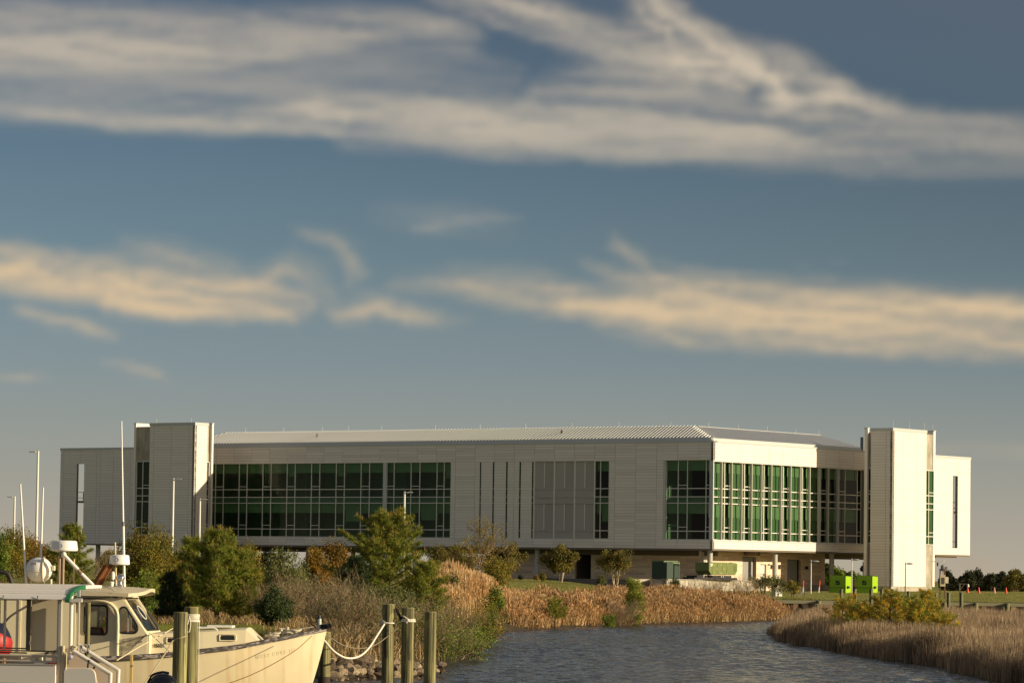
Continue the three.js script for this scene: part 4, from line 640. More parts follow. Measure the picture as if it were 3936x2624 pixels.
// ---------------------------------------------------------------- the cream fishing boat
const fonts = new FontLoader();
const bold = await fonts.loadAsync('fonts/droid/droid_sans_bold.typeface.json'), serif = await fonts.loadAsync('fonts/droid/droid_serif_bold.typeface.json');
{
  const cream = mat(232, 218, 180, 0.38), hullTex = canvasTex(512, 256, (u, v, o) => { const a = fbm(u * 9, v * 5, 4), b = noise(u * 50, v * 3); const t = 1 + 0.05 * (a - 0.5) + 0.04 * (b - 0.5); const st = 0.10 * step(0.62, 0.8, noise(u * 70, v * 2.2 + 4)) * fbm(u * 12, v * 6, 3); o[0] = 233 * (t - 0.5 * st); o[1] = 216 * (t - st); o[2] = 176 * (t - 1.6 * st); });
  const hullM = new THREE.MeshPhysicalMaterial({ map: hullTex, roughness: 0.35, side: THREE.DoubleSide, clearcoat: 0.3, clearcoatRoughness: 0.25 }), white = mat(232, 228, 218, 0.4), deckM = mat(190, 184, 168, 0.8), black = mat(22, 22, 24, 0.5), chrome = mat(205, 205, 210, 0.15, 1), brown = mat(112, 70, 34, 0.6), gasket = mat(34, 34, 36, 0.6);
  const pane = new THREE.MeshPhysicalMaterial({ color: new THREE.Color().setRGB(0.50, 0.52, 0.50), transmission: 1, thickness: 0, roughness: 0.02, ior: 1.7 });
  const bowP = P(1255, 2423, 73), t = thing('fishing_boat', 'cream fishing boat with slanted windscreen and radar domes, bow moored to the pilings', 'boat', V(bowP.x, 0, bowP.z), -1.5 * Math.PI / 180);
  const tab = [[0.02, 1.575], [0, 1.57], [-0.67, 1.42], [-1.19, 1.31], [-1.61, 1.22], [-2.24, 1.14], [-3.1, 1.04], [-3.85, 0.985], [-5, 0.94], [-7, 0.93], [-10, 0.97]];
  const sheer = (x) => { for (let i = 0; i + 1 < tab.length; i++) if (x >= tab[i + 1][0]) return lerp(tab[i + 1][1], tab[i][1], (x - tab[i + 1][0]) / (tab[i][0] - tab[i + 1][0])); return 0.97; };
  const half = (x) => { const u = clamp(-x / 4.5); return 1.45 * (1 - (1 - u) ** 2) ** 0.9; };
  const KEEL = -0.45;
  const hp = (xs, v, s = 1) => { const ys = sheer(xs), y = lerp(KEEL, ys, v), p = lerp(0.85, 0.22, step(0, -3.6, xs)); return V(xs - 0.2 * Math.exp(xs / 1.5) * (ys - y) - 0.05 * Math.exp(xs / 1.5) * (1 - v) ** 2 * 4, y, s * (half(xs) * Math.pow(v, p) + 0.012)); };
  { // hull shell
    const pos = [], uv = [], idx = [], NX = 60, NV = 14;
    for (const s of [1, -1]) { const base = pos.length / 3; for (let i = 0; i <= NX; i++) for (let j = 0; j <= NV; j++) { const xs = -9.6 * (i / NX) ** 1.5, p = hp(xs, j / NV, s); pos.push(p.x, p.y, p.z); uv.push(p.x / 4, p.y / 2); if (i && j) { const a = base + (i - 1) * (NV + 1) + j - 1, b = a + NV + 1; s > 0 ? idx.push(a, a + 1, b, a + 1, b + 1, b) : idx.push(a, b, a + 1, a + 1, b, b + 1); } } }
    const g = new THREE.BufferGeometry(); g.setAttribute('position', new THREE.Float32BufferAttribute(pos, 3)); g.setAttribute('uv', new THREE.Float32BufferAttribute(uv, 2)); g.setIndex(idx); g.computeVertexNormals();
    part('hull', g, hullM, t);
    part('transom', extrude([[-1.44, 0.96], [1.44, 0.96], [1.3, -0.4], [-1.3, -0.4]], 0.06).rotateY(Math.PI / 2).translate(-9.62, 0, 0), hullM, t);
    const dp = [], di = []; for (let i = 0; i <= NX; i++) { const xs = -9.6 * (i / NX) ** 1.5; for (const k of [-1, -0.5, 0, 0.5, 1]) dp.push(xs - 0.01, sheer(xs) + 0.015 + 0.04 * (1 - k * k), k * half(xs)); if (i) for (let k = 0; k < 4; k++) { const a = (i - 1) * 5 + k; di.push(a, a + 1, a + 5, a + 1, a + 6, a + 5); } }
    const d = new THREE.BufferGeometry(); d.setAttribute('position', new THREE.Float32BufferAttribute(dp, 3)); d.setIndex(di); d.computeVertexNormals(); part('deck', d, new THREE.MeshStandardMaterial({ color: deckM.color, roughness: 0.8, side: THREE.DoubleSide }), t);
  }
  { // weathered rail along the sheer
    const rt = canvasTex(1024, 64, (u, v, o) => { const a = fbm(u * 46, v * 4 + 3, 5), b = noise(u * 200, v * 9); const w = 0.75 * step(0.44, 0.66, a * 0.7 + b * 0.3 + 0.14 * step(0.16, 0.02, u) - 0.03); o[0] = lerp(62 + 40 * b, 190, w); o[1] = lerp(55 + 38 * b, 178, w); o[2] = lerp(52 + 36 * b, 166, w); });
    const rm = new THREE.MeshStandardMaterial({ map: rt, roughness: 0.85, bumpMap: rt, bumpScale: 0.006 });
    for (const s of [1, -1]) { const pos = [], uv = [], idx = [], N = 80; for (let i = 0; i <= N; i++) { const xs = 0.03 - 9.6 * (i / N) ** 1.3, y = sheer(xs), z = half(Math.min(xs, -0.001)) + 0.02; const ring = [[z + 0.035, y - 0.01], [z + 0.045, y + 0.03], [z + 0.03, y + 0.075], [z - 0.06, y + 0.08], [z - 0.07, y]]; ring.forEach(([zz, yy], k) => { pos.push(xs, yy, s * Math.max(zz, 0.0)); uv.push(-xs / 9.6, k / 4); }); if (i) for (let k = 0; k < 4; k++) { const a = (i - 1) * 5 + k, b = a + 5; s > 0 ? idx.push(a, a + 1, b, a + 1, b + 1, b) : idx.push(a, b, a + 1, a + 1, b, b + 1); } } const g = new THREE.BufferGeometry(); g.setAttribute('position', new THREE.Float32BufferAttribute(pos, 3)); g.setAttribute('uv', new THREE.Float32BufferAttribute(uv, 2)); g.setIndex(idx); g.computeVertexNormals(); const m = part('rail', g, new THREE.MeshStandardMaterial({ map: rt, roughness: 0.85, bumpMap: rt, bumpScale: 0.006, side: THREE.DoubleSide }), t); if (s > 0) tag(m, 'worn dark wooden rubbing rail'); }
  }
  { // pilothouse sides with openings, both sides
    const outline = [[-6.15, 0.95], [-3.34, 1.0], [-3.34, 1.46], [-3.875, 2.22], [-6.15, 2.22]];
    const quarter = () => { const h = new THREE.Path(); h.moveTo(-3.865, 1.93).quadraticCurveTo(-3.86, 1.975, -3.80, 1.98).quadraticCurveTo(-3.755, 1.98, -3.74, 1.955).lineTo(-3.535, 1.64).quadraticCurveTo(-3.50, 1.52, -3.59, 1.49).lineTo(-3.82, 1.49).quadraticCurveTo(-3.865, 1.49, -3.865, 1.54); return h; };
    const door = () => { const h = new THREE.Path(); h.moveTo(-4.72, 0.97).lineTo(-4.72, 2.06).lineTo(-4.22, 2.06).quadraticCurveTo(-3.945, 2.05, -3.94, 1.72).lineTo(-3.94, 0.97); return h; };
    const aft = () => roundRect(-5.62, 1.44, -5.2, 1.95, 0.08);
    for (const s of [1, -1]) {
      const side = part('cabin_side', extrude(outline, 0.05, 0, [quarter(), door(), aft()]).translate(0, 0, s > 0 ? 1.06 : -1.11), cream, t);
      for (const [h, nm] of [[quarter(), 'quarter_window'], [aft(), 'aft_window']]) { const pts = h.getPoints(8).map((p) => V(p.x, p.y, s * 1.1)); const w = part(nm, tube(pts, 0.022, 60, 6, true), gasket, t); const sh = new THREE.Shape(h.getPoints(8)); part('pane', new THREE.ShapeGeometry(sh).translate(0, 0, s * 1.085), pane, w); }
      part('door_trim', tube([V(-4.72, 2.09, s * 1.12), V(-4.25, 2.10, s * 1.12), V(-4.06, 2.04, s * 1.12), V(-3.93, 1.90, s * 1.12), V(-3.905, 1.7, s * 1.12), V(-3.905, 1.3, s * 1.12), V(-3.905, 1.0, s * 1.12)], 0.032, 50, 8), cream, t);
      const dr = part('door', extrude([[-4.8, 0.9], [-3.9, 0.9], [-3.9, 2.1], [-4.8, 2.1]], 0.04, 0, [roundRect(-4.56, 1.455, -4.13, 2.0, 0.07)]).translate(0, 0, s > 0 ? 0.93 : -0.97), cream, t);
      part('window_gasket', tube(roundRect(-4.56, 1.455, -4.13, 2.0, 0.07).getPoints(8).map((p) => V(p.x, p.y, s * 0.975)), 0.02, 60, 6, true), gasket, dr);
      part('pane', new THREE.PlaneGeometry(0.43, 0.55).translate(-4.345, 1.73, s * 0.95), pane, dr);
      part('door_stripe', box(0.04, 1.0, 0.02, -5.78, 1.6, s * 1.115), cream, t);
    }
    part('quarter_bar', box(0.025, 0.5, 0.03, -3.71, 1.73, 1.085), mat(170, 165, 155, 0.5), t);
    part('vent_box', rbox(0.13, 0.22, 0.06, 0.01, -3.995, 1.13, 1.0), black, t);
    part('bulkhead_aft', extrude([[-1.08, 0.95], [1.08, 0.95], [1.08, 2.22], [-1.08, 2.22]], 0.05, 0, [roundRect(-0.35, 1.0, 0.35, 2.05, 0.08)]).rotateY(Math.PI / 2).translate(-6.15, 0, 0), cream, t);
    part('helm_console', [rbox(0.5, 0.5, 1.6, 0.05, -3.75, 1.25, 0), rbox(0.3, 0.75, 0.35, 0.05, -4.5, 1.2, -0.5), box(0.05, 0.9, 0.25, -4.36, 1.55, -1.0)], mat(120, 86, 62, 0.7), t);
    // windscreen: two raked panels meeting at a post a little forward of the corners
    const F = 0.15, up = V(-0.535, 0.76, 0);
    for (const s of [1, -1]) {
      const X = V(s > 0 ? -F : F, 0, 1.08).normalize(), Z = X.clone().cross(up).normalize(), Yv = Z.clone().cross(X), o = s > 0 ? V(-3.335 + F, 1.455, 0) : V(-3.335, 1.455, -1.08), m4 = new THREE.Matrix4().makeBasis(X, Yv, Z).setPosition(o);
      const fr = part('windscreen', extrude([[0, 0], [1.1, 0], [1.1, 0.94], [0, 0.94]], 0.05, 0.008, [roundRect(0.09, 0.10, 1.0, 0.83, 0.05)]).applyMatrix4(m4), cream, t);
      part('pane', new THREE.PlaneGeometry(0.92, 0.74).translate(0.545, 0.465, 0.02).applyMatrix4(m4), pane, fr);
      part('gasket', tube(roundRect(0.09, 0.10, 1.0, 0.83, 0.05).getPoints(6).map((p) => V(p.x, p.y, -0.012).applyMatrix4(m4)), 0.016, 60, 5, true), gasket, fr);
      if (s > 0) part('clear_view_ring', new THREE.TorusGeometry(0.15, 0.014, 8, 30).translate(0.55, 0.5, -0.02).applyMatrix4(m4), mat(200, 196, 180, 0.4), fr);
    }
    { const fs = new THREE.Shape(); [[-3.45, -1.1], [-3.30, -1.1], [-3.145, 0], [-3.30, 1.1], [-3.45, 1.1]].forEach(([x, z], i) => i ? fs.lineTo(x, -z) : fs.moveTo(x, -z)); part('windscreen_foot', new THREE.ExtrudeGeometry(fs, { depth: 0.46, bevelEnabled: false }).rotateX(-Math.PI / 2).translate(0, 1.0, 0), cream, t); }
    // roof
    const rp = [], ri = [], NR = 24, NZ = 16, crown = (x, z) => 2.365 - 0.115 * (z / 1.22) ** 2 - 0.03 * step(-3.9, -3.4, x);
    for (const lay of [0, -0.065]) for (let i = 0; i <= NR; i++) for (let k = 0; k <= NZ; k++) { const z = -1.22 + 2.44 * k / NZ, xf = -3.40 - 0.30 * Math.abs(z / 1.22) ** 5, x = lerp(-6.35, xf, i / NR); rp.push(x, crown(x, z) + lay, z); }
    const NN = (NR + 1) * (NZ + 1); for (let i = 0; i < NR; i++) for (let k = 0; k < NZ; k++) { const a = i * (NZ + 1) + k, b2 = a + NZ + 1; ri.push(a, a + 1, b2, a + 1, b2 + 1, b2); ri.push(NN + a, NN + b2, NN + a + 1, NN + a + 1, NN + b2, NN + b2 + 1); }
    const wall2 = (a, c) => ri.push(a, c, NN + a, c, NN + c, NN + a); for (let i = 0; i < NR; i++) { wall2((i + 1) * (NZ + 1), i * (NZ + 1)); wall2(i * (NZ + 1) + NZ, (i + 1) * (NZ + 1) + NZ); } for (let k = 0; k < NZ; k++) { wall2(k + 1, k); wall2(NR * (NZ + 1) + k, NR * (NZ + 1) + k + 1); }
    const rg = new THREE.BufferGeometry(); rg.setAttribute('position', new THREE.Float32BufferAttribute(rp, 3)); rg.setIndex(ri); const rq = rg.toNonIndexed(); rq.computeVertexNormals();
    const roof = part('cabin_roof', rq, new THREE.MeshStandardMaterial({ color: mat(206, 192, 158).color, roughness: 0.5, side: THREE.DoubleSide }), t);
    part('grab_handle', tube([V(-4.30, 2.30, 1.235), V(-4.29, 2.35, 1.24), V(-4.25, 2.35, 1.24), V(-4.24, 2.30, 1.235)], 0.008, 12, 5), cream, roof);
    part('cable', tube([V(-4.5, 2.34, 1.2), V(-4.2, 2.36, 1.21), V(-4.02, 2.33, 1.23), V(-3.95, 2.27, 1.24)], 0.012, 20, 6), mat(190, 184, 170, 0.6), roof);
    part('side_light', [rbox(0.09, 0.09, 0.07, 0.01, -3.965, 2.2, 1.16)], mat(20, 66, 60, 0.4), roof);
    part('hose', tube([V(-4.6, 2.16, 1.17), V(-4.3, 2.17, 1.18), V(-4.05, 2.2, 1.18)], 0.035, 20, 8), mat(84, 76, 64, 0.8), roof);
  }
  { // trunk cabin forward of the windscreen
    const secs = [[-3.36, 0.99, 0.90, 1.0, 1.475, 1.50], [-2.3, 0.88, 0.80, 1.1, 1.525, 1.56], [-1.5, 0.76, 0.68, 1.2, 1.58, 1.615], [-1.27, 0.72, 0.66, 1.28, 1.37, 1.385]];
    const pos = []; const ring = ([x, zb, zt, yb, yt, yc]) => [V(x, yb, -zb), V(x, yt, -zt), V(x, yt + (yc - yt) * 0.75, -zt * 0.5), V(x, yc, 0), V(x, yt + (yc - yt) * 0.75, zt * 0.5), V(x, yt, zt), V(x, yb, zb)];
    for (let i = 0; i + 1 < secs.length; i++) { const a = ring(secs[i]), b = ring(secs[i + 1]); for (let k = 0; k < 6; k++) for (const p of [a[k], a[k + 1], b[k], a[k + 1], b[k + 1], b[k]]) pos.push(p.x, p.y, p.z); }
    const f = ring(secs[3]); for (let k = 1; k < 6; k++) for (const p of [f[0], f[k], f[k + 1]]) pos.push(p.x, p.y, p.z);
    const g = new THREE.BufferGeometry(); g.setAttribute('position', new THREE.Float32BufferAttribute(pos, 3)); g.computeVertexNormals(); const tc = part('trunk_cabin', g, new THREE.MeshStandardMaterial({ color: cream.color, roughness: 0.4, side: THREE.DoubleSide }), t);
    for (const [x0, y0] of [[-2.97, 1.325], [-1.97, 1.385]]) { const zz = lerp(0.955, 0.745, (x0 + 3.36) / 1.86) + 0.01, ry = 0.105; const p = part('portlight', tube(roundRect(-0.02, -0.02, 0.29, 0.1, 0.03).getPoints(6).map((q) => V(q.x, q.y, 0)), 0.012, 50, 5, true).rotateX(-0.16).rotateY(ry).translate(x0, y0, zz - 0.012), cream, tc); part('pane', new THREE.ShapeGeometry(new THREE.Shape(roundRect(0, 0, 0.27, 0.075, 0.015).getPoints(5))).rotateX(-0.16).rotateY(ry).translate(x0, y0, zz - 0.004), mat(30, 34, 34, 0.12), p); }
    const num = new TextGeometry('982433', { font: bold, size: 0.068, depth: 0.004, curveSegments: 4 }); num.scale(0.62, 1, 1); num.rotateX(-0.16).rotateY(0.105).translate(-3.225, 1.225, 0.951); part('registration_number', num, mat(40, 34, 28, 0.6), tc);
    for (const x of [-3.45, -3.36]) part('scupper', cyl(0.018, 0.018, 0.02).rotateX(Math.PI / 2).translate(x, 1.33, x < -3.4 ? 1.12 : 1.0), chrome, tc);
    part('hand_rail', tube([V(-2.75, 1.5, 0.62), V(-2.73, 1.57, 0.62), V(-2.4, 1.595, 0.6), V(-2.12, 1.6, 0.58), V(-2.07, 1.57, 0.58), V(-2.05, 1.54, 0.58)], 0.016, 40, 8), white, tc);
    part('hatch', [rbox(0.5, 0.045, 0.55, 0.015, -2.05, 1.625, 0), rbox(0.3, 0.03, 0.5, 0.012, -2.4, 1.6, -0.1)], white, tc);
  }
  { // faint name on the bow
    const name = 'WEST COVE III'; let xs = -1.285; const m = mat(222, 207, 168, 0.45), letters = [];
    for (const ch of name) {
      if (ch === ' ') { xs += 0.035; continue; }
      const g = new TextGeometry(ch, { font: serif, size: 0.075, depth: 0.003, curveSegments: 3 }); g.computeBoundingBox(); const w = g.boundingBox.max.x * 0.82; g.scale(0.82, 1, 1);
      const v = 0.845 + (xs + 1.285) * 0.005, p = hp(xs, v), px = hp(xs + 0.05, v), pv = hp(xs, v + 0.02), X = px.sub(p).normalize(), Yv = pv.sub(p).normalize(), Z = X.clone().cross(Yv).normalize(), Y2 = Z.clone().cross(X);
      g.applyMatrix4(new THREE.Matrix4().makeBasis(X, Y2, Z).setPosition(p.addScaledVector(Z, 0.001))); letters.push(g); xs += w + 0.012;
    }
    part('boat_name', letters, m, t);
  }
  { // deck gear at the bow
    part('bow_roller', [cyl(0.05, 0.05, 0.12).rotateX(Math.PI / 2).translate(0.06, 1.67, 0.06), rbox(0.16, 0.07, 0.14, 0.02, -0.04, 1.66, 0)], black, t);
    part('bow_post', cyl(0.038, 0.034, 0.2, -0.14, 1.6, 0), mat(190, 205, 196, 0.5), t); part('post_knob', cyl(0.04, 0.03, 0.07, -0.15, 1.8, 0), black, t);
    part('bitt', [cyl(0.03, 0.03, 0.13, -0.76, 1.5, 0), cyl(0.03, 0.03, 0.12, -0.88, 1.48, 0), box(0.2, 0.03, 0.04, -0.82, 1.6, 0)], mat(214, 200, 170, 0.5), t);
    const heap = []; const r = rng(5); for (let k = 0; k < 9; k++) { const cx = k < 5 ? -1.12 + r() * 0.16 : -0.78 + r() * 0.2, y = sheer(cx) + 0.06 + 0.02 * (k % 5); heap.push(tube(Array.from({ length: 9 }, (_, i) => V(cx + 0.1 * Math.cos(i / 8 * 6.28) + 0.02 * r(), y + 0.03 * r(), 0.15 + 0.1 * Math.sin(i / 8 * 6.28))), 0.02, 30, 5)); }
    part('rope_heap', heap, mat(206, 194, 168, 0.9), t);
    part('deck_pole', bar(V(-0.95, 1.52, 0.1), V(-0.25, 1.64, 0.12), 0.018), mat(205, 190, 160, 0.5), t);
    part('stay_wire', tube([V(-3.3, 1.5, 1.12), V(-2.9, 1.17, 1.4), V(-2.86, 1.12, 1.42)], 0.006, 10, 4), mat(70, 84, 76, 0.5), t);
  }
  { // antennas and domes over the wheelhouse
    const wh = mat(236, 232, 224, 0.35), steelA = mat(150, 128, 104, 0.5, 0.3);
    const radome = (x, y, r, h) => { const d = part('radar_dome', lathe([[0, h], [r * 0.55, h], [r * 0.86, h * 0.97], [r * 0.93, h * 0.85], [r * 1.0, h * 0.14], [r * 0.97, h * 0.04], [r * 0.85, 0], [0, 0]], 40).translate(x, y, 0), wh, t); part('emblem', [new THREE.TorusGeometry(0.028, 0.008, 6, 18).translate(x - r * 0.1, y + h * 0.5, r * 0.965)], mat(160, 170, 180, 0.5), d); return d; };
    radome(-5.12, 3.03, 0.265, 0.21); radome(-4.04, 2.78, 0.20, 0.20);
    part('radar_pedestal', [cyl(0.06, 0.05, 0.08, -5.16, 2.95, 0), cyl(0.075, 0.075, 0.025, -5.16, 2.91, 0), cyl(0.03, 0.03, 0.6, -5.205, 2.32, 0), cyl(0.03, 0.03, 0.6, -5.135, 2.32, 0)], steelA, t);
    const sat = new THREE.SphereGeometry(0.25, 32, 22); sat.scale(1.03, 1, 1).translate(-5.6, 2.665, 0); const sd = part('satellite_dome', sat, wh, t); part('dome_seam', [new THREE.TorusGeometry(0.248, 0.016, 8, 48).rotateY(Math.PI / 2).translate(-5.5, 2.665, 0), new THREE.TorusGeometry(0.252, 0.008, 6, 48).rotateX(Math.PI / 2 + 0.1).translate(-5.6, 2.655, 0)], mat(218, 206, 178, 0.5), sd); part('dome_bracket', [rbox(0.07, 0.1, 0.1, 0.015, -5.315, 2.7, 0.05), cyl(0.02, 0.02, 0.16, -5.36, 2.33, 0), cyl(0.02, 0.02, 0.16, -5.75, 2.33, 0)], mat(228, 216, 190, 0.5), sd); part('dome_print', box(0.12, 0.05, 0.004, -5.68, 2.78, 0.212, -0.32), mat(206, 186, 180, 0.6), sd);
    part('antenna', [bar(V(-5.84, 2.34, 0), V(-5.92, 3.3, 0), 0.026, 0.02), bar(V(-5.92, 3.3, 0), V(-6.0, 4.32, 0), 0.02, 0.014)], wh, t);
    part('antenna', [bar(V(-5.585, 2.85, -0.1), V(-5.57, 4.26, -0.1), 0.022, 0.014)], wh, t);
    part('antenna', [bar(V(-3.93, 2.33, 0.05), V(-3.975, 3.54, 0.05), 0.027, 0.025)], wh, t).userData.label = 'tall white whip antenna'; part('antenna_collar', bar(V(-3.975, 3.53, 0.05), V(-3.98, 3.62, 0.05), 0.026), mat(120, 112, 104, 0.5), t); part('antenna', bar(V(-3.98, 3.61, 0.05), V(-4.05, 5.56, 0.05), 0.021, 0.012), wh, t);
    part('flag_staff', bar(V(-4.12, 2.33, -0.2), V(-4.16, 3.22, -0.2), 0.018, 0.016), mat(206, 190, 146, 0.5), t);
    part('stern_pole', bar(V(-4.95, 2.33, -0.2), V(-4.95, 2.88, -0.2), 0.017), mat(214, 196, 152, 0.5), t);
    part('boom', [bar(V(-5.09, 2.97, 0.3), V(-4.80, 2.68, 0.3), 0.036, 0.034, 12), bar(V(-4.73, 2.6, 0.3), V(-4.5, 2.38, 0.3), 0.034, 0.034, 12)], wh, t); part('boom_sleeve', bar(V(-4.80, 2.68, 0.3), V(-4.70, 2.56, 0.3), 0.03, 0.03, 12), steelA, t); part('boom_strut', bar(V(-4.84, 2.7, 0.25), V(-4.62, 2.36, 0.25), 0.022), steelA, t); part('boom_knob', ball(0.05, -5.08, 2.97, 0.3), mat(214, 226, 210, 0.4), t);
    part('raked_mast', [extrude([[-4.6, 2.33], [-4.40, 2.33], [-4.15, 2.78], [-4.32, 2.78]], 0.16, 0.008).translate(0, 0, -0.08), box(0.42, 0.012, 0.3, -4.18, 2.775, 0)], brown, t); part('mast_web', extrude([[-4.52, 2.33], [-4.47, 2.33], [-4.22, 2.78], [-4.26, 2.78]], 0.04, 0.006).translate(0, 0, 0.09), mat(150, 92, 44, 0.6), t);
    part('horn', [lathe([[0.02, -0.08], [0.04, -0.06], [0.045, 0.02], [0.03, 0.08], [0, 0.085]], 14).translate(-4.18, 2.57, -0.1), lathe([[0.03, -0.06], [0.05, 0.04], [0.045, 0.06], [0, 0.06]], 14).translate(-4.2, 2.4, -0.1)], wh, t);
    part('searchlight', [new THREE.SphereGeometry(0.085, 24, 16).scale(1, 1.0, 1).translate(-3.99, 2.53, 0.2), cyl(0.06, 0.05, 0.1, -4.0, 2.38, 0.2), cyl(0.08, 0.08, 0.03, -4.0, 2.35, 0.2), cyl(0.02, 0.03, 0.08, -3.96, 2.33, 0.27)], chrome, t);
    part('stern_hoop', tube([V(-7.0, 2.3, 0.2), V(-6.9, 2.62, 0.2), V(-6.35, 2.62, 0.2), V(-6.18, 2.58, 0.2), V(-6.08, 2.36, 0.2)], 0.042, 40, 8), mat(44, 40, 36, 0.6), t);
  }
}
// ---------------------------------------------------------------- the white work boat in front
{
  const alu = mat(196, 186, 168, 0.35, 0.35), white = mat(226, 218, 206, 0.5), greenP = mat(30, 104, 62, 0.45), darkA = mat(96, 92, 78, 0.6), top = mat(226, 220, 212, 0.4), chrome = mat(205, 205, 210, 0.15, 1), black = mat(24, 24, 26, 0.6), tan = mat(206, 186, 150, 0.7);
  const t = thing('work_boat', 'white aluminium work boat with green-trimmed ribbed canopy and pipe rails', 'boat', V(-6.9, 0, -60), -7 * Math.PI / 180);
  const prof = [[-1.5, 2.435], [-0.9, 2.44], [-0.3, 2.425], [0.25, 2.395], [0.6, 2.35], [0.85, 2.30], [0.93, 2.275], [0.96, 2.215], [0.92, 2.212], [0.88, 2.25], [0.5, 2.32], [-0.3, 2.38], [-1.5, 2.39]];
  const ex = (p, x0, x1) => extrude(p.map(([z, y]) => [-z, y]), x1 - x0).rotateY(Math.PI / 2).translate(x0, 0, 0);
  const can = part('canopy', ex(prof, -4.2, 0.10), top, t);
  for (const [z, y] of [[-0.6, 2.435], [-0.2, 2.42], [0.1, 2.405], [0.35, 2.385], [0.55, 2.357], [0.72, 2.328], [0.86, 2.298]]) part('canopy_rib', box(4.3, 0.016, 0.03, -2.05, y + 0.004, z), top, can);
  for (const x of [-3.1, -2.0, -0.9, -0.35]) part('lip_joint', box(0.012, 0.05, 0.01, x, 2.245, 0.965), darkA, can);
  part('end_trim', ex([[-0.1, 2.44], [0.25, 2.425], [0.62, 2.375], [0.9, 2.30], [0.985, 2.22], [0.985, 2.17], [0.93, 2.17], [0.9, 2.24], [0.6, 2.31], [0.2, 2.36], [-0.1, 2.37]], 0.10, 0.165), greenP, t);
  const bolts = []; for (let k = 0; k < 6; k++) bolts.push(ball(0.008, 0.168, lerp(2.40, 2.24, k / 5), lerp(0.1, 0.88, k / 5), 8)); part('bolt', bolts, mat(150, 170, 120, 0.4), t);
  part('trim_lamp', [cyl(0.035, 0.035, 0.1, 0.25, 2.26, 0.7, 14), box(0.14, 0.055, 0.08, 0.24, 2.215, 0.7)], chrome, t); part('lamp_bracket', box(0.2, 0.05, 0.05, 0.22, 2.20, 0.78), white, t);
  part('post', [rbox(0.055, 2.0, 0.06, 0.008, -0.005, 1.2, 0.86)], alu, t); part('post', [rbox(0.05, 1.0, 0.055, 0.02, 0.055, 1.0, 0.88)], tan, t);
  part('post', [cyl(0.031, 0.031, 0.95, 0.135, 1.38, 0.72, 18)], white, t); part('post', [rbox(0.03, 0.95, 0.05, 0.006, 0.205, 1.75, 0.5)], alu, t);
  part('post', [rbox(0.05, 1.0, 0.05, 0.006, -0.10, 1.75, 0.55), rbox(0.028, 1.0, 0.05, 0.006, -0.05, 1.75, 0.60)], alu, t);
  part('door_post', [rbox(0.065, 0.85, 0.05, 0.006, -0.615, 1.82, 0.45)], darkA, t); part('post', cyl(0.022, 0.022, 0.95, -0.985, 1.4, 0.5, 12), alu, t);
  part('screen_panel', rbox(0.50, 0.86, 0.03, 0.008, -0.34, 1.81, 0.36), mat(214, 200, 170, 0.5), t);
  part('panel_clip', rbox(0.03, 0.06, 0.02, 0.004, -0.57, 1.52, 0.50), white, t);
  for (const [y, x1, z] of [[1.445, -0.62, 0.5], [1.408, -0.06, 0.62], [1.375, -0.62, 0.5], [1.335, -0.02, 0.8], [1.25, -0.02, 0.8]]) part('rail', bar(V(-4.2, y + 0.02, z), V(x1, y - 0.012, z), y < 1.36 ? 0.019 : 0.012, y < 1.36 ? 0.019 : 0.012, 10), y < 1.36 ? alu : darkA, t);
  part('rail_knuckle', [new THREE.TorusGeometry(0.03, 0.012, 8, 18).rotateY(1.2).translate(-0.09, 1.40, 0.66), new THREE.TorusGeometry(0.03, 0.012, 8, 18).rotateY(1.2).translate(-0.05, 1.40, 0.68)], tan, t);
  part('side_panel', rbox(4.1, 0.55, 0.05, 0.01, -2.09, 0.915, 0.92), white, t); part('panel_edge', box(4.1, 0.018, 0.07, -2.09, 1.195, 0.92), alu, t);
  part('stripe', box(5.6, 0.10, 0.07, -1.4, 0.855, 0.935), greenP, t);
  const fw = new THREE.Shape(); fw.moveTo(0.09, 0.5); fw.lineTo(0.09, 1.145); fw.lineTo(0.46, 1.145); fw.quadraticCurveTo(0.56, 1.14, 0.58, 1.06); fw.lineTo(0.66, 0.5); fw.lineTo(0.09, 0.5); part('bow_panel', extrude(fw, 0.04, 0.008).translate(0, 0, 0.87), white, t); part('panel_edge', tube([V(0.09, 1.15, 0.9), V(0.44, 1.15, 0.9), V(0.55, 1.125, 0.9), V(0.60, 0.98, 0.9), V(0.65, 0.6, 0.9)], 0.011, 40, 6), tan, t);
  part('gusset', extrude([[0.1, 1.1], [0.1, 1.42], [0.78, 1.05], [0.78, 0.5], [0.1, 0.5]], 0.02).translate(0, 0, 0.66), mat(216, 198, 176, 0.6), t);
  for (const [dz, dx, dy] of [[0.80, 0, 0], [0.38, 0.03, 0.045]]) part('gangway_tube', [bar(V(0.13 + dx, 1.455 + dy, dz), V(0.80 + dx, 1.065 + dy, dz), 0.036, 0.036, 14), bar(V(0.80 + dx, 1.065 + dy, dz), V(0.785 + dx, 0.3, dz), 0.034, 0.034, 14), ball(0.036, 0.80 + dx, 1.065 + dy, dz, 12)], mat(222, 216, 204, 0.35, 0.15), t);
  for (const [x, y, z] of [[0.30, 1.475, 0.72], [0.36, 1.485, 0.5]]) part('cleat', [cyl(0.022, 0.022, 0.06, x, y - 0.09, z), cyl(0.018, 0.03, 0.045, x, y - 0.03, z), cyl(0.042, 0.042, 0.018, x, y + 0.015, z)], y < 1.48 ? chrome : chrome, t);
  part('cleat_foot', [cyl(0.022, 0.022, 0.05, 0.30, 1.345, 0.73), cyl(0.022, 0.022, 0.05, 0.36, 1.36, 0.5)], black, t);
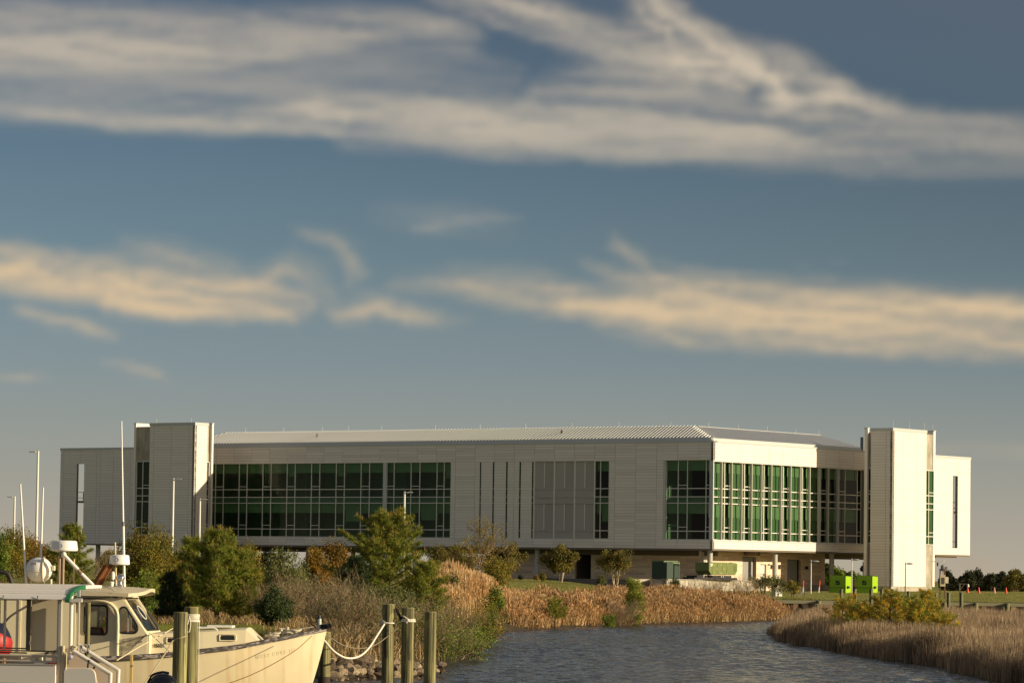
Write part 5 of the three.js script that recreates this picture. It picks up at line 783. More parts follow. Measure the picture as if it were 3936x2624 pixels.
  part('strap', [tube([V(0.47, 1.28, 0.845), V(0.455, 1.22, 0.85), V(0.445, 1.15, 0.85), V(0.43, 1.12, 0.86)], 0.016, 14, 6), tube([V(0.545, 1.22, 0.8), V(0.54, 1.16, 0.81), V(0.525, 1.13, 0.82)], 0.015, 14, 6)], black, t);
  part('rope_coil', [tube([V(0.10, 1.40, 0.9), V(0.115, 1.2, 0.91), V(0.10, 1.05, 0.9), V(0.085, 1.2, 0.91), V(0.10, 1.38, 0.9)], 0.012, 40, 5), tube([V(0.12, 1.37, 0.92), V(0.125, 1.22, 0.93), V(0.11, 1.12, 0.92)], 0.010, 20, 5), tube([V(0.14, 1.45, 0.82), V(0.2, 1.49, 0.84), V(0.26, 1.47, 0.84), V(0.22, 1.44, 0.86)], 0.018, 24, 6)], mat(210, 196, 160, 0.9), t);
  part('float', ball(0.045, 0.165, 1.32, 0.84, 14), mat(150, 150, 170, 0.3), t);
  part('bench', [rbox(2.6, 0.1, 0.5, 0.02, -1.8, 1.27, 0.15), rbox(0.28, 0.22, 0.4, 0.04, -0.22, 1.28, 0.25), box(0.05, 0.25, 0.5, -0.75, 1.2, 0.2)], mat(216, 206, 186, 0.6), t);
  part('locker', rbox(0.62, 0.2, 0.3, 0.02, -0.55, 1.13, 0.3), mat(176, 178, 184, 0.6), t); part('red_case', [rbox(0.22, 0.2, 0.3, 0.02, -0.16, 1.13, 0.36), rbox(0.09, 0.14, 0.05, 0.02, -0.06, 1.3, 0.4)], mat(150, 22, 22, 0.5), t);
  part('tool_box', rbox(0.42, 0.12, 0.3, 0.02, -1.15, 1.22, 0.62), mat(150, 118, 84, 0.7), t);
  part('floor', box(4.6, 0.06, 2.4, -1.9, 0.8, -0.3), white, t); part('hull', rbox(5.4, 1.0, 2.5, 0.1, -1.5, 0.28, -0.33), white, t);
  part('mount', [bar(V(-0.32, 1.36, 0.5), V(-0.1, 1.42, 0.4), 0.016)], darkA, t);
}
{ // red buoy, outboard, plank
  let p = P(-28, 2462, 64); const b = thing('mooring_buoy', 'big red buoy with a dark blue top at the left behind the pipe rails', 'buoy', p.clone());
  part('ball', lathe([[0, -0.42], [0.2, -0.36], [0.33, -0.2], [0.36, 0], [0.3, 0.14]].concat([[0.25, 0.19]]), 30), mat(172, 34, 32, 0.5), b); part('cap', lathe([[0.25, 0.19], [0.16, 0.26], [0.06, 0.32], [0, 0.33]], 30), mat(22, 26, 50, 0.5), b); b.rotation.z = -0.5;
  part('lanyard', tube([V(0, 0.3, 0), V(0.05, 0.5, 0), V(0.2, 0.8, -0.2)], 0.02, 16, 6), mat(60, 54, 48, 0.9), b);
  p = P(625, 2640, 66); const o = thing('outboard_motor', 'black outboard motor cowling rising beside the cream hull', 'outboard motor', V(p.x, p.y - 0.3, p.z), -0.2);
  const cw = new THREE.SphereGeometry(0.3, 30, 20); cw.scale(0.88, 0.72, 0.62).translate(0, 0.32, 0); part('cowling', cw, mat(16, 18, 24, 0.22), o); part('cowl_band', new THREE.TorusGeometry(0.255, 0.02, 8, 40).rotateX(Math.PI / 2).scale(1, 1, 0.7).translate(0, 0.36, 0), mat(30, 32, 38, 0.4), o); part('handle', tube([V(-0.27, 0.36, 0.02), V(-0.2, 0.49, 0.05), V(0, 0.56, 0.06), V(0.12, 0.545, 0.05)], 0.022, 24, 8), mat(26, 26, 32, 0.35), o); part('leg', rbox(0.2, 1.4, 0.16, 0.05, 0.02, -0.5, 0), black0(), o);
  function black0() { return mat(24, 24, 26, 0.5); }
  p = P(503, 2590, 68); single('plank', worldUV(rbox(0.05, 1.2, 0.05, 0.006, 0, -0.35, 0), 1, 1), mat(206, 176, 104, 0.7), 'thin yellow wooden plank standing against the cream hull', 'plank', null, V(p.x, p.y + 0.1, p.z));
}
// ---------------------------------------------------------------- pilings and ropes
{
  const pt = canvasTex(256, 512, (u, v, o) => { const g = fbm(u * 34, v * 2.2, 4), s = fbm(u * 5, v * 5 + 9, 4), k = noise(u * 90, v * 5), knot = step(0.80, 0.86, noise(u * 6 + 3, v * 7)); const crack = step(0.70, 0.78, noise(u * 60 + 5, v * 2.4)); const t = 0.80 + 0.8 * (g - 0.5) + 0.55 * (s - 0.5) + 0.2 * (k - 0.5) - 0.25 * knot - 0.3 * crack; o[0] = 168 * t; o[1] = 160 * t; o[2] = 104 * t; });
  const pm = new THREE.MeshStandardMaterial({ map: pt, roughness: 0.85, bumpMap: pt, bumpScale: 0.012 }), topM = mat(150, 138, 96, 0.95), wet = mat(52, 42, 28, 0.8), ropeM = mat(224, 216, 196, 0.9);
  const pile = (px, py, Z, d, label, o = {}) => { const p = P(px, py, Z), t = thing('piling', label, 'piling', V(p.x, 0, p.z), 0, 'round wooden mooring pilings'); const g = new THREE.CylinderGeometry(d / 2, d / 2 * 1.04, p.y + 1.5, 28, 6, true); const ps = g.attributes.position; for (let i = 0; i < ps.count; i++) { const a = Math.atan2(ps.getZ(i), ps.getX(i)), w = 1 + 0.025 * Math.sin(a * 3 + px) + 0.02 * Math.sin(ps.getY(i) * 2 + px + a); ps.setX(i, ps.getX(i) * w); ps.setZ(i, ps.getZ(i) * w); } g.translate(0, (p.y - 1.5) / 2, 0).rotateY(px); g.computeVertexNormals(); part('shaft', g, pm, t); part('top', cyl(d / 2 * 0.99, d / 2 * 0.96, 0.02, 0, p.y - 0.012, 0, 28), topM, t); if (o.wet) part('wet_band', new THREE.CylinderGeometry(d / 2 * 1.05, d / 2 * 1.07, 1.2, 28, 1, true).translate(0, o.wet - 0.6, 0), wet, t); return [t, p, d]; };
  const [, q1, d1] = pile(693, 2354, 69.5, 0.262, 'front wooden piling of the pair beside the cream boat cabin'); const [t2, q2, d2] = pile(735, 2333, 70.4, 0.262, 'taller piling of the pair by the cabin, wrapped with white rope'); pile(337, 2318, 66, 0.09, 'narrow greenish piling between the white post and cabin door');
  const [, qb] = pile(1248, 2430, 78, 0.245, 'short piling right under the cream bow', { wet: 0.55 }); const [t3, q3, d3] = pile(1493, 2323, 82, 0.265, 'tallest of the three open-water pilings, white mooring rope tied on'); const [t4, q4, d4] = pile(1569, 2337, 82, 0.272, 'middle open-water piling with knotted rope and black hook'); pile(1655, 2352, 82, 0.262, 'rightmost open-water piling, bare of rope');
  const coil = (par, y, R, n, r = 0.016) => { const g = []; for (let k = 0; k < n; k++) g.push(new THREE.TorusGeometry(R + 0.014 + 0.006 * Math.sin(k * 2), r, 8, 40).rotateX(Math.PI / 2 + 0.06 * Math.sin(k * 3)).translate(0, y - k * r * 1.9, 0)); part('rope_wrap', g, ropeM, par); };
  coil(t2, q2.y - 0.14, d2 / 2, 4, 0.012); coil(t2, q2.y - 0.24, d2 / 2, 2, 0.013);
  part('rope_tail', [tube([V(-0.02, q2.y - 0.16, 0.16), V(-0.05, q2.y - 0.3, 0.165), V(-0.09, q2.y - 0.42, 0.16), V(-0.03, q2.y - 0.46, 0.165), V(0, q2.y - 0.3, 0.165), V(-0.02, q2.y - 0.2, 0.16)], 0.012, 40, 6), bar(V(0.15, q2.y - 0.25, 0.02), V(0.152, 0.1, 0.02), 0.008)], ropeM, t2);
  coil(t3, q3.y - 0.4, d3 / 2, 1, 0.018); part('rope_knot', [tube([V(-0.14, q3.y - 0.32, 0.06), V(-0.09, q3.y - 0.37, 0.12), V(-0.03, q3.y - 0.41, 0.15), V(-0.09, q3.y - 0.40, 0.13), V(-0.14, q3.y - 0.36, 0.05)], 0.014, 30, 6)], ropeM, t3);
  coil(t4, q4.y - 0.25, d4 / 2, 2, 0.018); part('rope_knot', [ball(0.04, 0.0, q4.y - 0.26, 0.14, 12), tube([V(0, q4.y - 0.26, 0.15), V(-0.03, q4.y - 0.32, 0.16)], 0.016, 8, 6), tube([V(0, q4.y - 0.24, 0.15), V(-0.06, q4.y - 0.2, 0.13), V(-0.12, q4.y - 0.16, 0.08)], 0.018, 12, 6)], ropeM, t4);
  part('black_hook', tube([V(-0.25, q4.y + 0.0, 0.05), V(-0.235, q4.y - 0.08, 0.05), V(-0.2, q4.y - 0.14, 0.05), V(-0.17, q4.y - 0.2, 0.06), V(-0.16, q4.y - 0.26, 0.05)], 0.03, 20, 8), mat(20, 20, 20, 0.8), t4);
  // ropes
  const rope = (pts, r, m, label, group) => single('mooring_rope', tube(pts, r, 60, 8), m, label, 'rope', group);
  const a = P(1238, 2452, 73.4), b = P(1478, 2396, 81.9);
  rope([a, P(1280, 2500, 75), P(1320, 2525, 76.4), P(1355, 2529, 77.8), P(1390, 2516, 79.2), P(1421, 2485, 80.4), P(1450, 2440, 81.3), b], 0.022, ropeM, 'thick white mooring rope sagging from the bow to the tallest piling');
  rope([P(1222, 2420, 73), P(1270, 2450, 75.5), P(1310, 2475, 77.5), P(1360, 2490, 79), P(1420, 2486, 80.5), P(1470, 2460, 81.6), P(1530, 2412, 81.8)], 0.010, mat(140, 126, 104, 0.9), 'thin slack line from the bow to the middle piling');
  rope([P(716, 2443, 69.4), P(690, 2452, 69.3), P(668, 2459, 69.4), P(655, 2475, 69), P(640, 2500, 68.5), P(600, 2560, 67), P(545, 2640, 65)], 0.012, mat(176, 160, 120, 0.9), 'thin line tied round the front piling and running down left');
  rope([P(446, 2538, 61.5), P(540, 2482, 66), P(615, 2442, 70), P(662, 2415, 72)], 0.010, mat(216, 200, 160, 0.9), 'thin pale line rising from the gangway tubes to the cabin roof edge');
  rope([P(1197, 2444, 72.2), P(1140, 2495, 71.8), P(1060, 2545, 71.6), P(960, 2595, 71.5), P(860, 2632, 71.45), P(800, 2652, 71.4)], 0.008, mat(150, 112, 58, 0.9), 'thin brown line slanting down along the cream hull');
}

// ---------------------------------------------------------------- vegetation
class Leaves {
  constructor() { this.p = []; this.c = []; this.n = []; }
  tri(a, b, c, col, nrm) { this.p.push(a.x, a.y, a.z, b.x, b.y, b.z, c.x, c.y, c.z); for (let i = 0; i < 3; i++) this.c.push(...col); }
  leaf(o, u, v, col) { const a = o.clone().addScaledVector(v, -1), b = o.clone().addScaledVector(u, 1), c = o.clone().addScaledVector(v, 1), d = o.clone().addScaledVector(u, -1); this.tri(a, b, c, col); this.tri(a, c, d, col); }
  blade(o, d, side, w, col) { const a = o.clone().addScaledVector(side, -w), b = o.clone().addScaledVector(side, w); this.tri(a, b, o.clone().add(d), col); }
  get geo() { const g = new THREE.BufferGeometry(); g.setAttribute('position', new THREE.Float32BufferAttribute(this.p, 3)); g.setAttribute('color', new THREE.Float32BufferAttribute(this.c, 3)); g.computeVertexNormals(); return g; }
}
const leafM = new THREE.MeshPhysicalMaterial({ vertexColors: true, side: THREE.DoubleSide, roughness: 0.75, transmission: 0.40, thickness: 0, specularIntensity: 0.4 });
const dryM = new THREE.MeshPhysicalMaterial({ vertexColors: true, side: THREE.DoubleSide, roughness: 0.9, transmission: 0.12, thickness: 0, specularIntensity: 0.3 });
const twigM = new THREE.MeshStandardMaterial({ vertexColors: true, side: THREE.DoubleSide, roughness: 0.95 });
const barkM = mat(92, 66, 46, 0.95), barkDark = mat(60, 44, 32, 0.95), barkPale = mat(196, 178, 150, 0.9);
const rv = (r) => { const b = Math.acos(2 * r() - 1), a = r() * 6.283; return V(Math.sin(b) * Math.cos(a), Math.cos(b), Math.sin(b) * Math.sin(a)); };
const pick = (pal, r) => { const c = pal[Math.floor(r() * pal.length)], k = 0.75 + 0.5 * r(); return [c[0] * k, c[1] * k, c[2] * k]; };
const PAL = {
  pine: [[0.226, 0.270, 0.026], [0.281, 0.303, 0.033], [0.165, 0.209, 0.024], [0.341, 0.319, 0.040]],
  pineYellow: [[0.588, 0.441, 0.045], [0.441, 0.405, 0.045], [0.276, 0.312, 0.045], [0.735, 0.461, 0.045], [0.221, 0.258, 0.045]],
  olive: [[0.263, 0.208, 0.022], [0.208, 0.180, 0.020], [0.331, 0.243, 0.024], [0.152, 0.152, 0.018]],
  rust: [[0.301, 0.180, 0.023], [0.229, 0.141, 0.018], [0.362, 0.205, 0.022], [0.169, 0.121, 0.018]],
  oak: [[0.173, 0.143, 0.024], [0.127, 0.111, 0.021], [0.231, 0.180, 0.027]],
  yellow: [[0.298, 0.236, 0.028], [0.228, 0.201, 0.026], [0.350, 0.263, 0.035]],
  green: [[0.171, 0.231, 0.025], [0.131, 0.191, 0.023], [0.241, 0.292, 0.032]],
  myrtle: [[0.164, 0.186, 0.048], [0.208, 0.208, 0.056], [0.131, 0.154, 0.044]],
  cedar: [[0.038, 0.067, 0.018], [0.056, 0.091, 0.021], [0.079, 0.108, 0.025]],
  hedge: [[0.027, 0.038, 0.015], [0.041, 0.051, 0.017], [0.068, 0.068, 0.019], [0.038, 0.041, 0.016]],
  twig: [[0.365, 0.265, 0.155], [0.292, 0.209, 0.128], [0.456, 0.328, 0.182], [0.219, 0.163, 0.100]],
};
// a young pine: leader, whorls of limbs, tufts of needles, pale candles at the tips
function pine(name, label, px, top, Z, widthPx, seed, o = {}) {
  const b = P(px, top, Z), gy = groundY(b.x, b.z) - 0.05, H = b.y - gy, R = widthPx * Z / FOCAL / 2, r = rng(seed), t = thing(name, label, o.cat ?? 'pine tree', V(b.x, gy, b.z), 0, o.group);
  const L = new Leaves(), C = new Leaves(), limbs = [], pal = o.pal ?? PAL.pine, nl = o.needle ?? 0.17, lean = V((r() - 0.5) * 0.06, 1, (r() - 0.5) * 0.06);
  limbs.push(bar(V(), V(lean.x * H * 0.96, H * 0.96, lean.z * H * 0.96), 0.028 * H ** 0.9 + 0.02, 0.012, 8));
  const tuft = (p, d, k = 1) => { const n = Math.round((o.dense ?? 17) * k); const c = pick(pal, r); for (let i = 0; i < n; i++) { const q = d.clone().multiplyScalar(0.55).add(rv(r).multiplyScalar(0.85)).normalize(), s = rv(r).cross(q).normalize(); L.blade(p.clone().addScaledVector(q, 0.01), q.multiplyScalar(nl * (0.7 + 0.6 * r())), s, nl * 0.06, [c[0] * (0.85 + 0.3 * r()), c[1] * (0.85 + 0.3 * r()), c[2]]); } };
  const candle = (p, d) => { const c = [0.50 + 0.14 * r(), 0.34 + 0.08 * r(), 0.16], l = (0.14 + 0.14 * r()) * (o.candle ?? 1), up = V(d.x * 0.25, 1, d.z * 0.25).normalize(); for (let k = 0; k < 3; k++) C.blade(p, up.clone().multiplyScalar(l), V(Math.cos(k * 1.05), 0, Math.sin(k * 1.05)), 0.022, c); };
  const base = o.base ?? 0.1, gapZ = o.step ?? 0.18; let ph = r() * 6;
  for (let h = base * H; h < H * 0.96; h += gapZ * (0.7 + 0.5 * r())) {
    const f = (h / H - base) / (1 - base), len = (R * Math.pow(1 - f, o.taper ?? 0.75) * (0.75 + 0.4 * r()) + 0.16) * (o.low && f < 0.15 ? 0.7 + 2 * f : 1), n = 4 + Math.floor(r() * 3);
    for (let k = 0; k < n; k++) {
      const a = ph + k / n * 6.283 + (r() - 0.5) * 0.7, ll = len * (0.55 + 0.6 * r()), up = 0.15 + 0.45 * f + 0.25 * r(), d0 = V(Math.cos(a), up, Math.sin(a)).normalize(), s = V(lean.x * h, h, lean.z * h), e = s.clone().addScaledVector(d0, ll).add(V(0, ll * 0.14, 0));
      limbs.push(bar(s, e, 0.006 + 0.007 * ll, 0.004, 5));
      const m = Math.max(3, Math.round(ll / 0.075));
      for (let i = 1; i <= m; i++) { const u = i / m; if (u < 0.28 && r() < 0.75) continue; const p = s.clone().lerp(e, u), d = d0.clone().addScaledVector(V(0, 1, 0), 0.4 * u); tuft(p.clone().add(rv(r).multiplyScalar(0.03)), d); if (u > 0.35) { const sd = V(-d0.z, 0.25, d0.x).multiplyScalar((r() < 0.5 ? -1 : 1) * (0.25 * ll * (1.05 - u) + 0.06) * (0.6 + 0.8 * r())); const tip = p.clone().add(sd).add(V(0, 0.05, 0)); tuft(tip, sd.clone().normalize().add(V(0, 0.6, 0))); if (r() < 0.5) tuft(p.clone().lerp(tip, 0.5), d); if (r() < 0.25 * (o.candles ?? 1)) candle(tip, sd); } }
      if (r() < 0.8 * (o.candles ?? 1)) candle(e, d0);
    }
    ph += 2.4;
  }
  const tip = V(lean.x * H * 0.96, H * 0.94, lean.z * H * 0.96); for (let k = 0; k < 6; k++) tuft(tip.clone().add(V(0, -0.06 * k, 0)), V(0, 1, 0)); for (let k = 0; k < 4; k++) candle(tip.clone().add(V((r() - 0.5) * 0.1, 0.02, (r() - 0.5) * 0.1)), V(0, 1, 0));
  part('trunk', limbs, o.bark ?? barkM, t); part('crown', L.geo, leafM, t); if (C.p.length && o.candles !== 0) part('shoots', C.geo, dryM, t).userData.kind = 'stuff';
  return t;
}
// a broad-leaved bush or small tree: clumps of leaves round forking stems
function bush(name, label, px, top, Z, widthPx, seed, o = {}) {
  const b = P(px, top, Z), g0 = groundY(b.x, b.z), gy = g0 - 0.05, H = b.y - gy, R = widthPx * Z / FOCAL / 2, r = rng(seed), t = thing(name, label, o.cat ?? 'shrub', V(b.x, gy, b.z), 0, o.group);
  const L = new Leaves(), stems = [], pal = PAL[o.pal ?? 'olive'], lo = o.lo ?? 0.05, hc = H * (lo + 1) / 2, ry = H * (1 - lo) / 2, n = o.clumps ?? 60, size = o.leaf ?? 0.05, cr = o.clump ?? 0.30 * Math.min(R, ry) + 0.12;
  const tips = [];
  for (let i = 0; i < n; i++) { const d = rv(r), k = Math.pow(r(), 0.4), wob = (o.cat === 'tree' ? 0.6 : 0.75) + (o.cat === 'tree' ? 0.8 : 0.5) * noise(d.x * 2.2 + seed, d.y * 2.2 + d.z * 1.7); const sh = d.y < 0 ? 1 : o.point ? 1 - 0.6 * d.y * k : 1; tips.push(V(d.x * R * k * wob * sh * 0.92, hc + d.y * ry * k * wob * 0.93, d.z * R * k * wob * sh * 0.92)); }
  const nst = o.stems ?? 5;
  for (let s = 0; s < nst; s++) { const a = r() * 6.28, f = V(Math.cos(a) * R * 0.30, H * (lo + 0.28 + 0.15 * r()), Math.sin(a) * R * 0.30), q = V(Math.cos(a) * 0.06 * R, 0, Math.sin(a) * 0.06 * R); stems.push(bar(q, f, 0.012 * H + 0.01, 0.008 * H + 0.005, 6)); tips.forEach((p, i) => { if (i % nst === s && i % 2 === 0) stems.push(bar(f, p, 0.005 * H + 0.003, 0.004, 4)); }); }
  const per = o.leaves ?? 130;
  for (const c of tips) { const col = pick(pal, r), w = cr * (0.6 + 0.8 * r()); for (let i = 0; i < per; i++) { const d = rv(r), q = c.clone().addScaledVector(d, w * Math.pow(r(), 0.5)); if (q.y < 0.02) q.y = 0.02 + r() * 0.1; const u = rv(r), v = rv(r).cross(u).normalize(), s = size * (0.6 + 0.8 * r()); L.leaf(q, u.multiplyScalar(s), v.multiplyScalar(s * 0.5), [col[0] * (0.8 + 0.4 * r()), col[1] * (0.8 + 0.4 * r()), col[2] * (0.8 + 0.4 * r())]); } if (o.shoots) for (let i = 0; i < o.shoots; i++) { const p = c.clone().add(rv(r).multiplyScalar(w * 0.7)); for (let k = 0; k < 7; k++) { const q = p.clone().add(V((r() - 0.5) * 0.05, k * 0.055, (r() - 0.5) * 0.05)), u = rv(r), v = rv(r).cross(u).normalize(); L.leaf(q, u.multiplyScalar(size * 0.9), v.multiplyScalar(size * 0.4), [col[0] * 1.15, col[1] * 1.15, col[2]]); } } }
  part('stems', stems, o.bark ?? barkM, t); part('crown', L.geo, leafM, t); return t;
}
// bare branching twigs, with an optional sprinkle of small leaves
function twiggy(name, label, px, top, Z, widthPx, seed, o = {}) {
  const b = P(px, top, Z), gy = groundY(b.x, b.z) - 0.05, H = b.y - gy, R = widthPx * Z / FOCAL / 2, r = rng(seed), t = thing(name, label, o.cat ?? 'shrub', V(b.x, gy, b.z), 0, o.group), T = new Leaves(), F = new Leaves(), pal = o.pal ?? PAL.twig, stems = [];
  const grow = (p, d, len, w, depth, col) => {
    const n = 3; let q = p.clone(), dd = d.clone();
    for (let i = 0; i < n; i++) { const e = q.clone().addScaledVector(dd, len / n), s = V(-dd.z, 0.2, dd.x).normalize(), s2 = s.clone().cross(dd).normalize(), w0 = w * (1 - i / n * 0.5), w1 = w * (1 - (i + 1) / n * 0.5); if (w > 0.022) stems.push(bar(q, e, w0, w1, 5)); else for (const ss of w > 0.006 ? [s, s2] : [s]) { const a = q.clone().addScaledVector(ss, -w0), c = q.clone().addScaledVector(ss, w0), a2 = e.clone().addScaledVector(ss, -w1), c2 = e.clone().addScaledVector(ss, w1); T.tri(a, c, c2, col); T.tri(a, c2, a2, col); } q = e; dd = dd.add(rv(r).multiplyScalar(o.kink ?? 0.22)).add(V(0, o.lift ?? 0.06, 0)).normalize(); if (depth > 0 && i < n - 1 && r() < 0.75) grow(q, dd.clone().add(rv(r).multiplyScalar(0.75)).normalize(), len * (0.5 + 0.25 * r()), w * 0.66, depth - 1, pick(pal, r)); }
    if (depth > 0) for (let k = 0; k < 2; k++) grow(q, dd.clone().add(rv(r).multiplyScalar(0.6)).normalize(), len * (0.55 + 0.2 * r()), w * 0.66, depth - 1, pick(pal, r));
    else if (o.leafChance && r() < o.leafChance) for (let k = 0; k < (o.leafN ?? 3); k++) { const u = rv(r), v = rv(r).cross(u).normalize(), s = o.leaf ?? 0.03; F.leaf(q.clone().add(rv(r).multiplyScalar(0.05)), u.multiplyScalar(s), v.multiplyScalar(s * 0.5), pick(PAL[o.leafPal ?? 'green'], r)); }
  };
  const n = o.n ?? 14, first = o.first ?? 0.42;
  for (let i = 0; i < n; i++) { const a = r() * 6.28, k = Math.sqrt(r()), sp = o.spread ?? 0.75, d = V(Math.cos(a) * k * sp * R / (H * 0.6), 1, Math.sin(a) * k * sp * R / (H * 0.6)).normalize(); grow(V(Math.cos(a) * k * R * (o.foot ?? 0.5), 0, Math.sin(a) * k * R * (o.foot ?? 0.5)), d, H * first * (0.75 + 0.4 * r()), o.w ?? 0.015, o.depth ?? 4, pick(pal, r)); }
  const tm = o.bark ?? barkPale; if (stems.length) part('stems', stems, tm, t);
  part('twigs', T.geo, twigM, t); if (F.p.length) part('leaves', F.geo, leafM, t); return t;
}
// the left bank, from far to near
const farGroup = 'dark trees beyond the building';
bush('tree', 'dark bushy tree seen under the raised building between its columns', 1040, 2118, 520, 100, 301, { cat: 'tree', pal: 'hedge', leaf: 0.16, clumps: 40, leaves: 90 });
bush('tree', 'dark bushy tree beyond the building at the edge of a column', 960, 2150, 520, 80, 302, { cat: 'tree', pal: 'hedge', leaf: 0.16, clumps: 30, leaves: 90 });
bush('tree', 'low dark tree under the left end of the building', 430, 2130, 500, 150, 303, { cat: 'tree', pal: 'hedge', leaf: 0.16, clumps: 40, leaves: 90 });
bush('tree', 'dark round tree behind the satellite dome antenna', 190, 2085, 420, 130, 304, { cat: 'tree', pal: 'oak', leaf: 0.12, clumps: 50, leaves: 110 });
bush('shrub', 'brown and green wax myrtle at the far left behind the short lamp post', 40, 2030, 200, 160, 305, { pal: 'olive', clumps: 75, leaves: 160, shoots: 1 });
bush('shrub', 'bright green shrub at the far left picture edge, lower in front of the brown one', -5, 2060, 192, 110, 306, { pal: 'green', clumps: 50, leaves: 140, shoots: 1 });
bush('shrub', 'rust brown shrub around the foot of the tallest lamp post', 118, 2072, 205, 130, 307, { pal: 'rust', clumps: 60, leaves: 150, shoots: 1 });
pine('pine_tree', 'young pine rising behind the larger radar dome', 268, 2018, 185, 190, 308, { candles: 0.5, base: 0.08 });
twiggy('shrub', 'bare grey shrub between the radar domes under the wing', 345, 2110, 190, 120, 309, { n: 10, depth: 4 });
bush('shrub', 'dark shrub beneath the left wing right of the thin pole', 420, 2120, 215, 110, 310, { pal: 'olive', clumps: 40 });
bush('shrub', 'tall olive brown wax myrtle behind the boat windscreen', 560, 2028, 150, 210, 311, { pal: 'olive', clumps: 120, leaves: 190, shoots: 2, leaf: 0.042, stems: 9 });
bush('shrub', 'dense olive shrub right of the windscreen, before the left stair tower', 640, 2062, 152, 190, 312, { pal: 'olive', clumps: 110, leaves: 180, shoots: 2, leaf: 0.042, stems: 9 });
bush('shrub', 'fresh green bush low behind the windscreen top', 560, 2195, 140, 130, 313, { pal: 'green', clumps: 40, leaves: 150, leaf: 0.04, stems: 4 });
pine('pine_tree', 'dark low pine behind the pair of pilings', 655, 2215, 134, 150, 314, { candles: 0.3, base: 0.05, pal: PAL.cedar });
pine('pine_tree', 'pine left of the rounder pine behind the trunk cabin', 728, 2062, 138, 150, 315, { candles: 0.8, low: 1, base: 0.1 });
pine('pine_tree', 'full round pine standing behind the boat foredeck', 838, 2054, 132, 290, 316, { candles: 1, base: 0.16, taper: 0.6, dense: 18, bark: barkDark });
pine('pine_tree', 'bright green lower pine right of the full round pine', 925, 2118, 133, 190, 317, { candles: 0.6, base: 0.14, taper: 0.55 });
bush('shrub', 'olive shrub with upright shoots behind the round pine', 960, 2082, 160, 120, 318, { pal: 'olive', clumps: 45, shoots: 2 });
bush('cedar', 'small dark conical cedar right of the foredeck on the grass edge', 1052, 2268, 126, 130, 319, { cat: 'cedar', pal: 'cedar', point: 1, clumps: 70, leaves: 170, leaf: 0.035 });
bush('shrub', 'light green leafy shrub below the raised floor of the building', 1090, 2118, 165, 190, 320, { pal: 'myrtle', clumps: 70, leaves: 150, shoots: 2 });
bush('shrub', 'orange brown shrub left of the big pine', 1215, 2095, 185, 110, 321, { pal: 'rust', clumps: 50, leaves: 150, shoots: 1 });
bush('shrub', 'rust brown dense shrub tucked against the big pine', 1290, 2080, 188, 150, 322, { pal: 'rust', clumps: 70, leaves: 150, shoots: 1 });
pine('pine_tree', 'biggest pine, spreading before the green glass of the building', 1492, 1986, 160, 440, 323, { candles: 1.3, base: 0.2, taper: 0.56, dense: 18 });
pine('pine_tree', 'low dark pine at the left foot of the biggest pine', 1370, 2150, 158, 190, 324, { candles: 0.2, base: 0.1, pal: PAL.cedar });
pine('pine_tree', 'small side pine spreading right from the foot of the biggest pine', 1640, 2170, 155, 200, 325, { candles: 0.7, base: 0.12, taper: 0.5 });
bush('shrub', 'dark brown shrub behind the bare yellow-budded tree', 1690, 2095, 300, 120, 326, { pal: 'oak', clumps: 50, leaf: 0.075, leaves: 120 });
bush('shrub', 'olive shrub between the big pine and the bare tree', 1762, 2095, 290, 150, 327, { pal: 'olive', clumps: 60, leaf: 0.07, leaves: 130 });
twiggy('bare_tree', 'bare tree with yellow buds before the narrow window slits', 1830, 1966, 262, 230, 328, { cat: 'tree', n: 4, depth: 5, first: 0.34, w: 0.05, foot: 0.05, spread: 0.55, leafChance: 0.95, leafN: 3, leaf: 0.045, leafPal: 'yellow', kink: 0.2, lift: 0.10, bark: mat(150, 108, 66, 0.9) });
bush('shrub', 'yellow green shrub right of the bare tree', 1908, 2128, 255, 125, 329, { pal: 'yellow', clumps: 60, leaf: 0.06, leaves: 130 });
const oakG = 'small round trees along the retaining wall';
bush('round_tree', 'round dark tree behind the yellow green shrub, white stems leaning right', 1935, 2095, 385, 160, 330, { cat: 'tree', pal: 'oak', lo: 0.38, clumps: 80, leaf: 0.10, leaves: 120, stems: 4, bark: barkPale, group: oakG });
bush('round_tree', 'round dense tree before the dark doorway, short white stems', 2155, 2105, 378, 160, 331, { cat: 'tree', pal: 'oak', lo: 0.34, clumps: 85, leaf: 0.10, leaves: 130, stems: 4, bark: barkPale, group: oakG });
bush('round_tree', 'open tree with several white stems left of the transformer', 2368, 2112, 372, 160, 332, { cat: 'tree', pal: 'oak', lo: 0.36, clumps: 55, leaf: 0.10, leaves: 90, stems: 5, bark: barkPale, group: oakG });
bush('shrub', 'tiny round bush on the wall left of the light column', 2003, 2210, 400, 22, 333, { pal: 'hedge', clumps: 10, leaf: 0.06, leaves: 60 });
bush('shrub', 'small tawny mound at the foot of the light column', 2062, 2209, 400, 26, 334, { pal: 'rust', clumps: 12, leaf: 0.06, leaves: 60 });
bush('shrub', 'small upright bush right of the light column', 2086, 2196, 360, 30, 335, { pal: 'olive', clumps: 16, leaf: 0.07, leaves: 60, point: 1 });
bush('shrub', 'small pointed bush before the low wall between two round trees', 2312, 2205, 340, 36, 336, { pal: 'myrtle', clumps: 20, leaf: 0.06, leaves: 70, point: 1 });
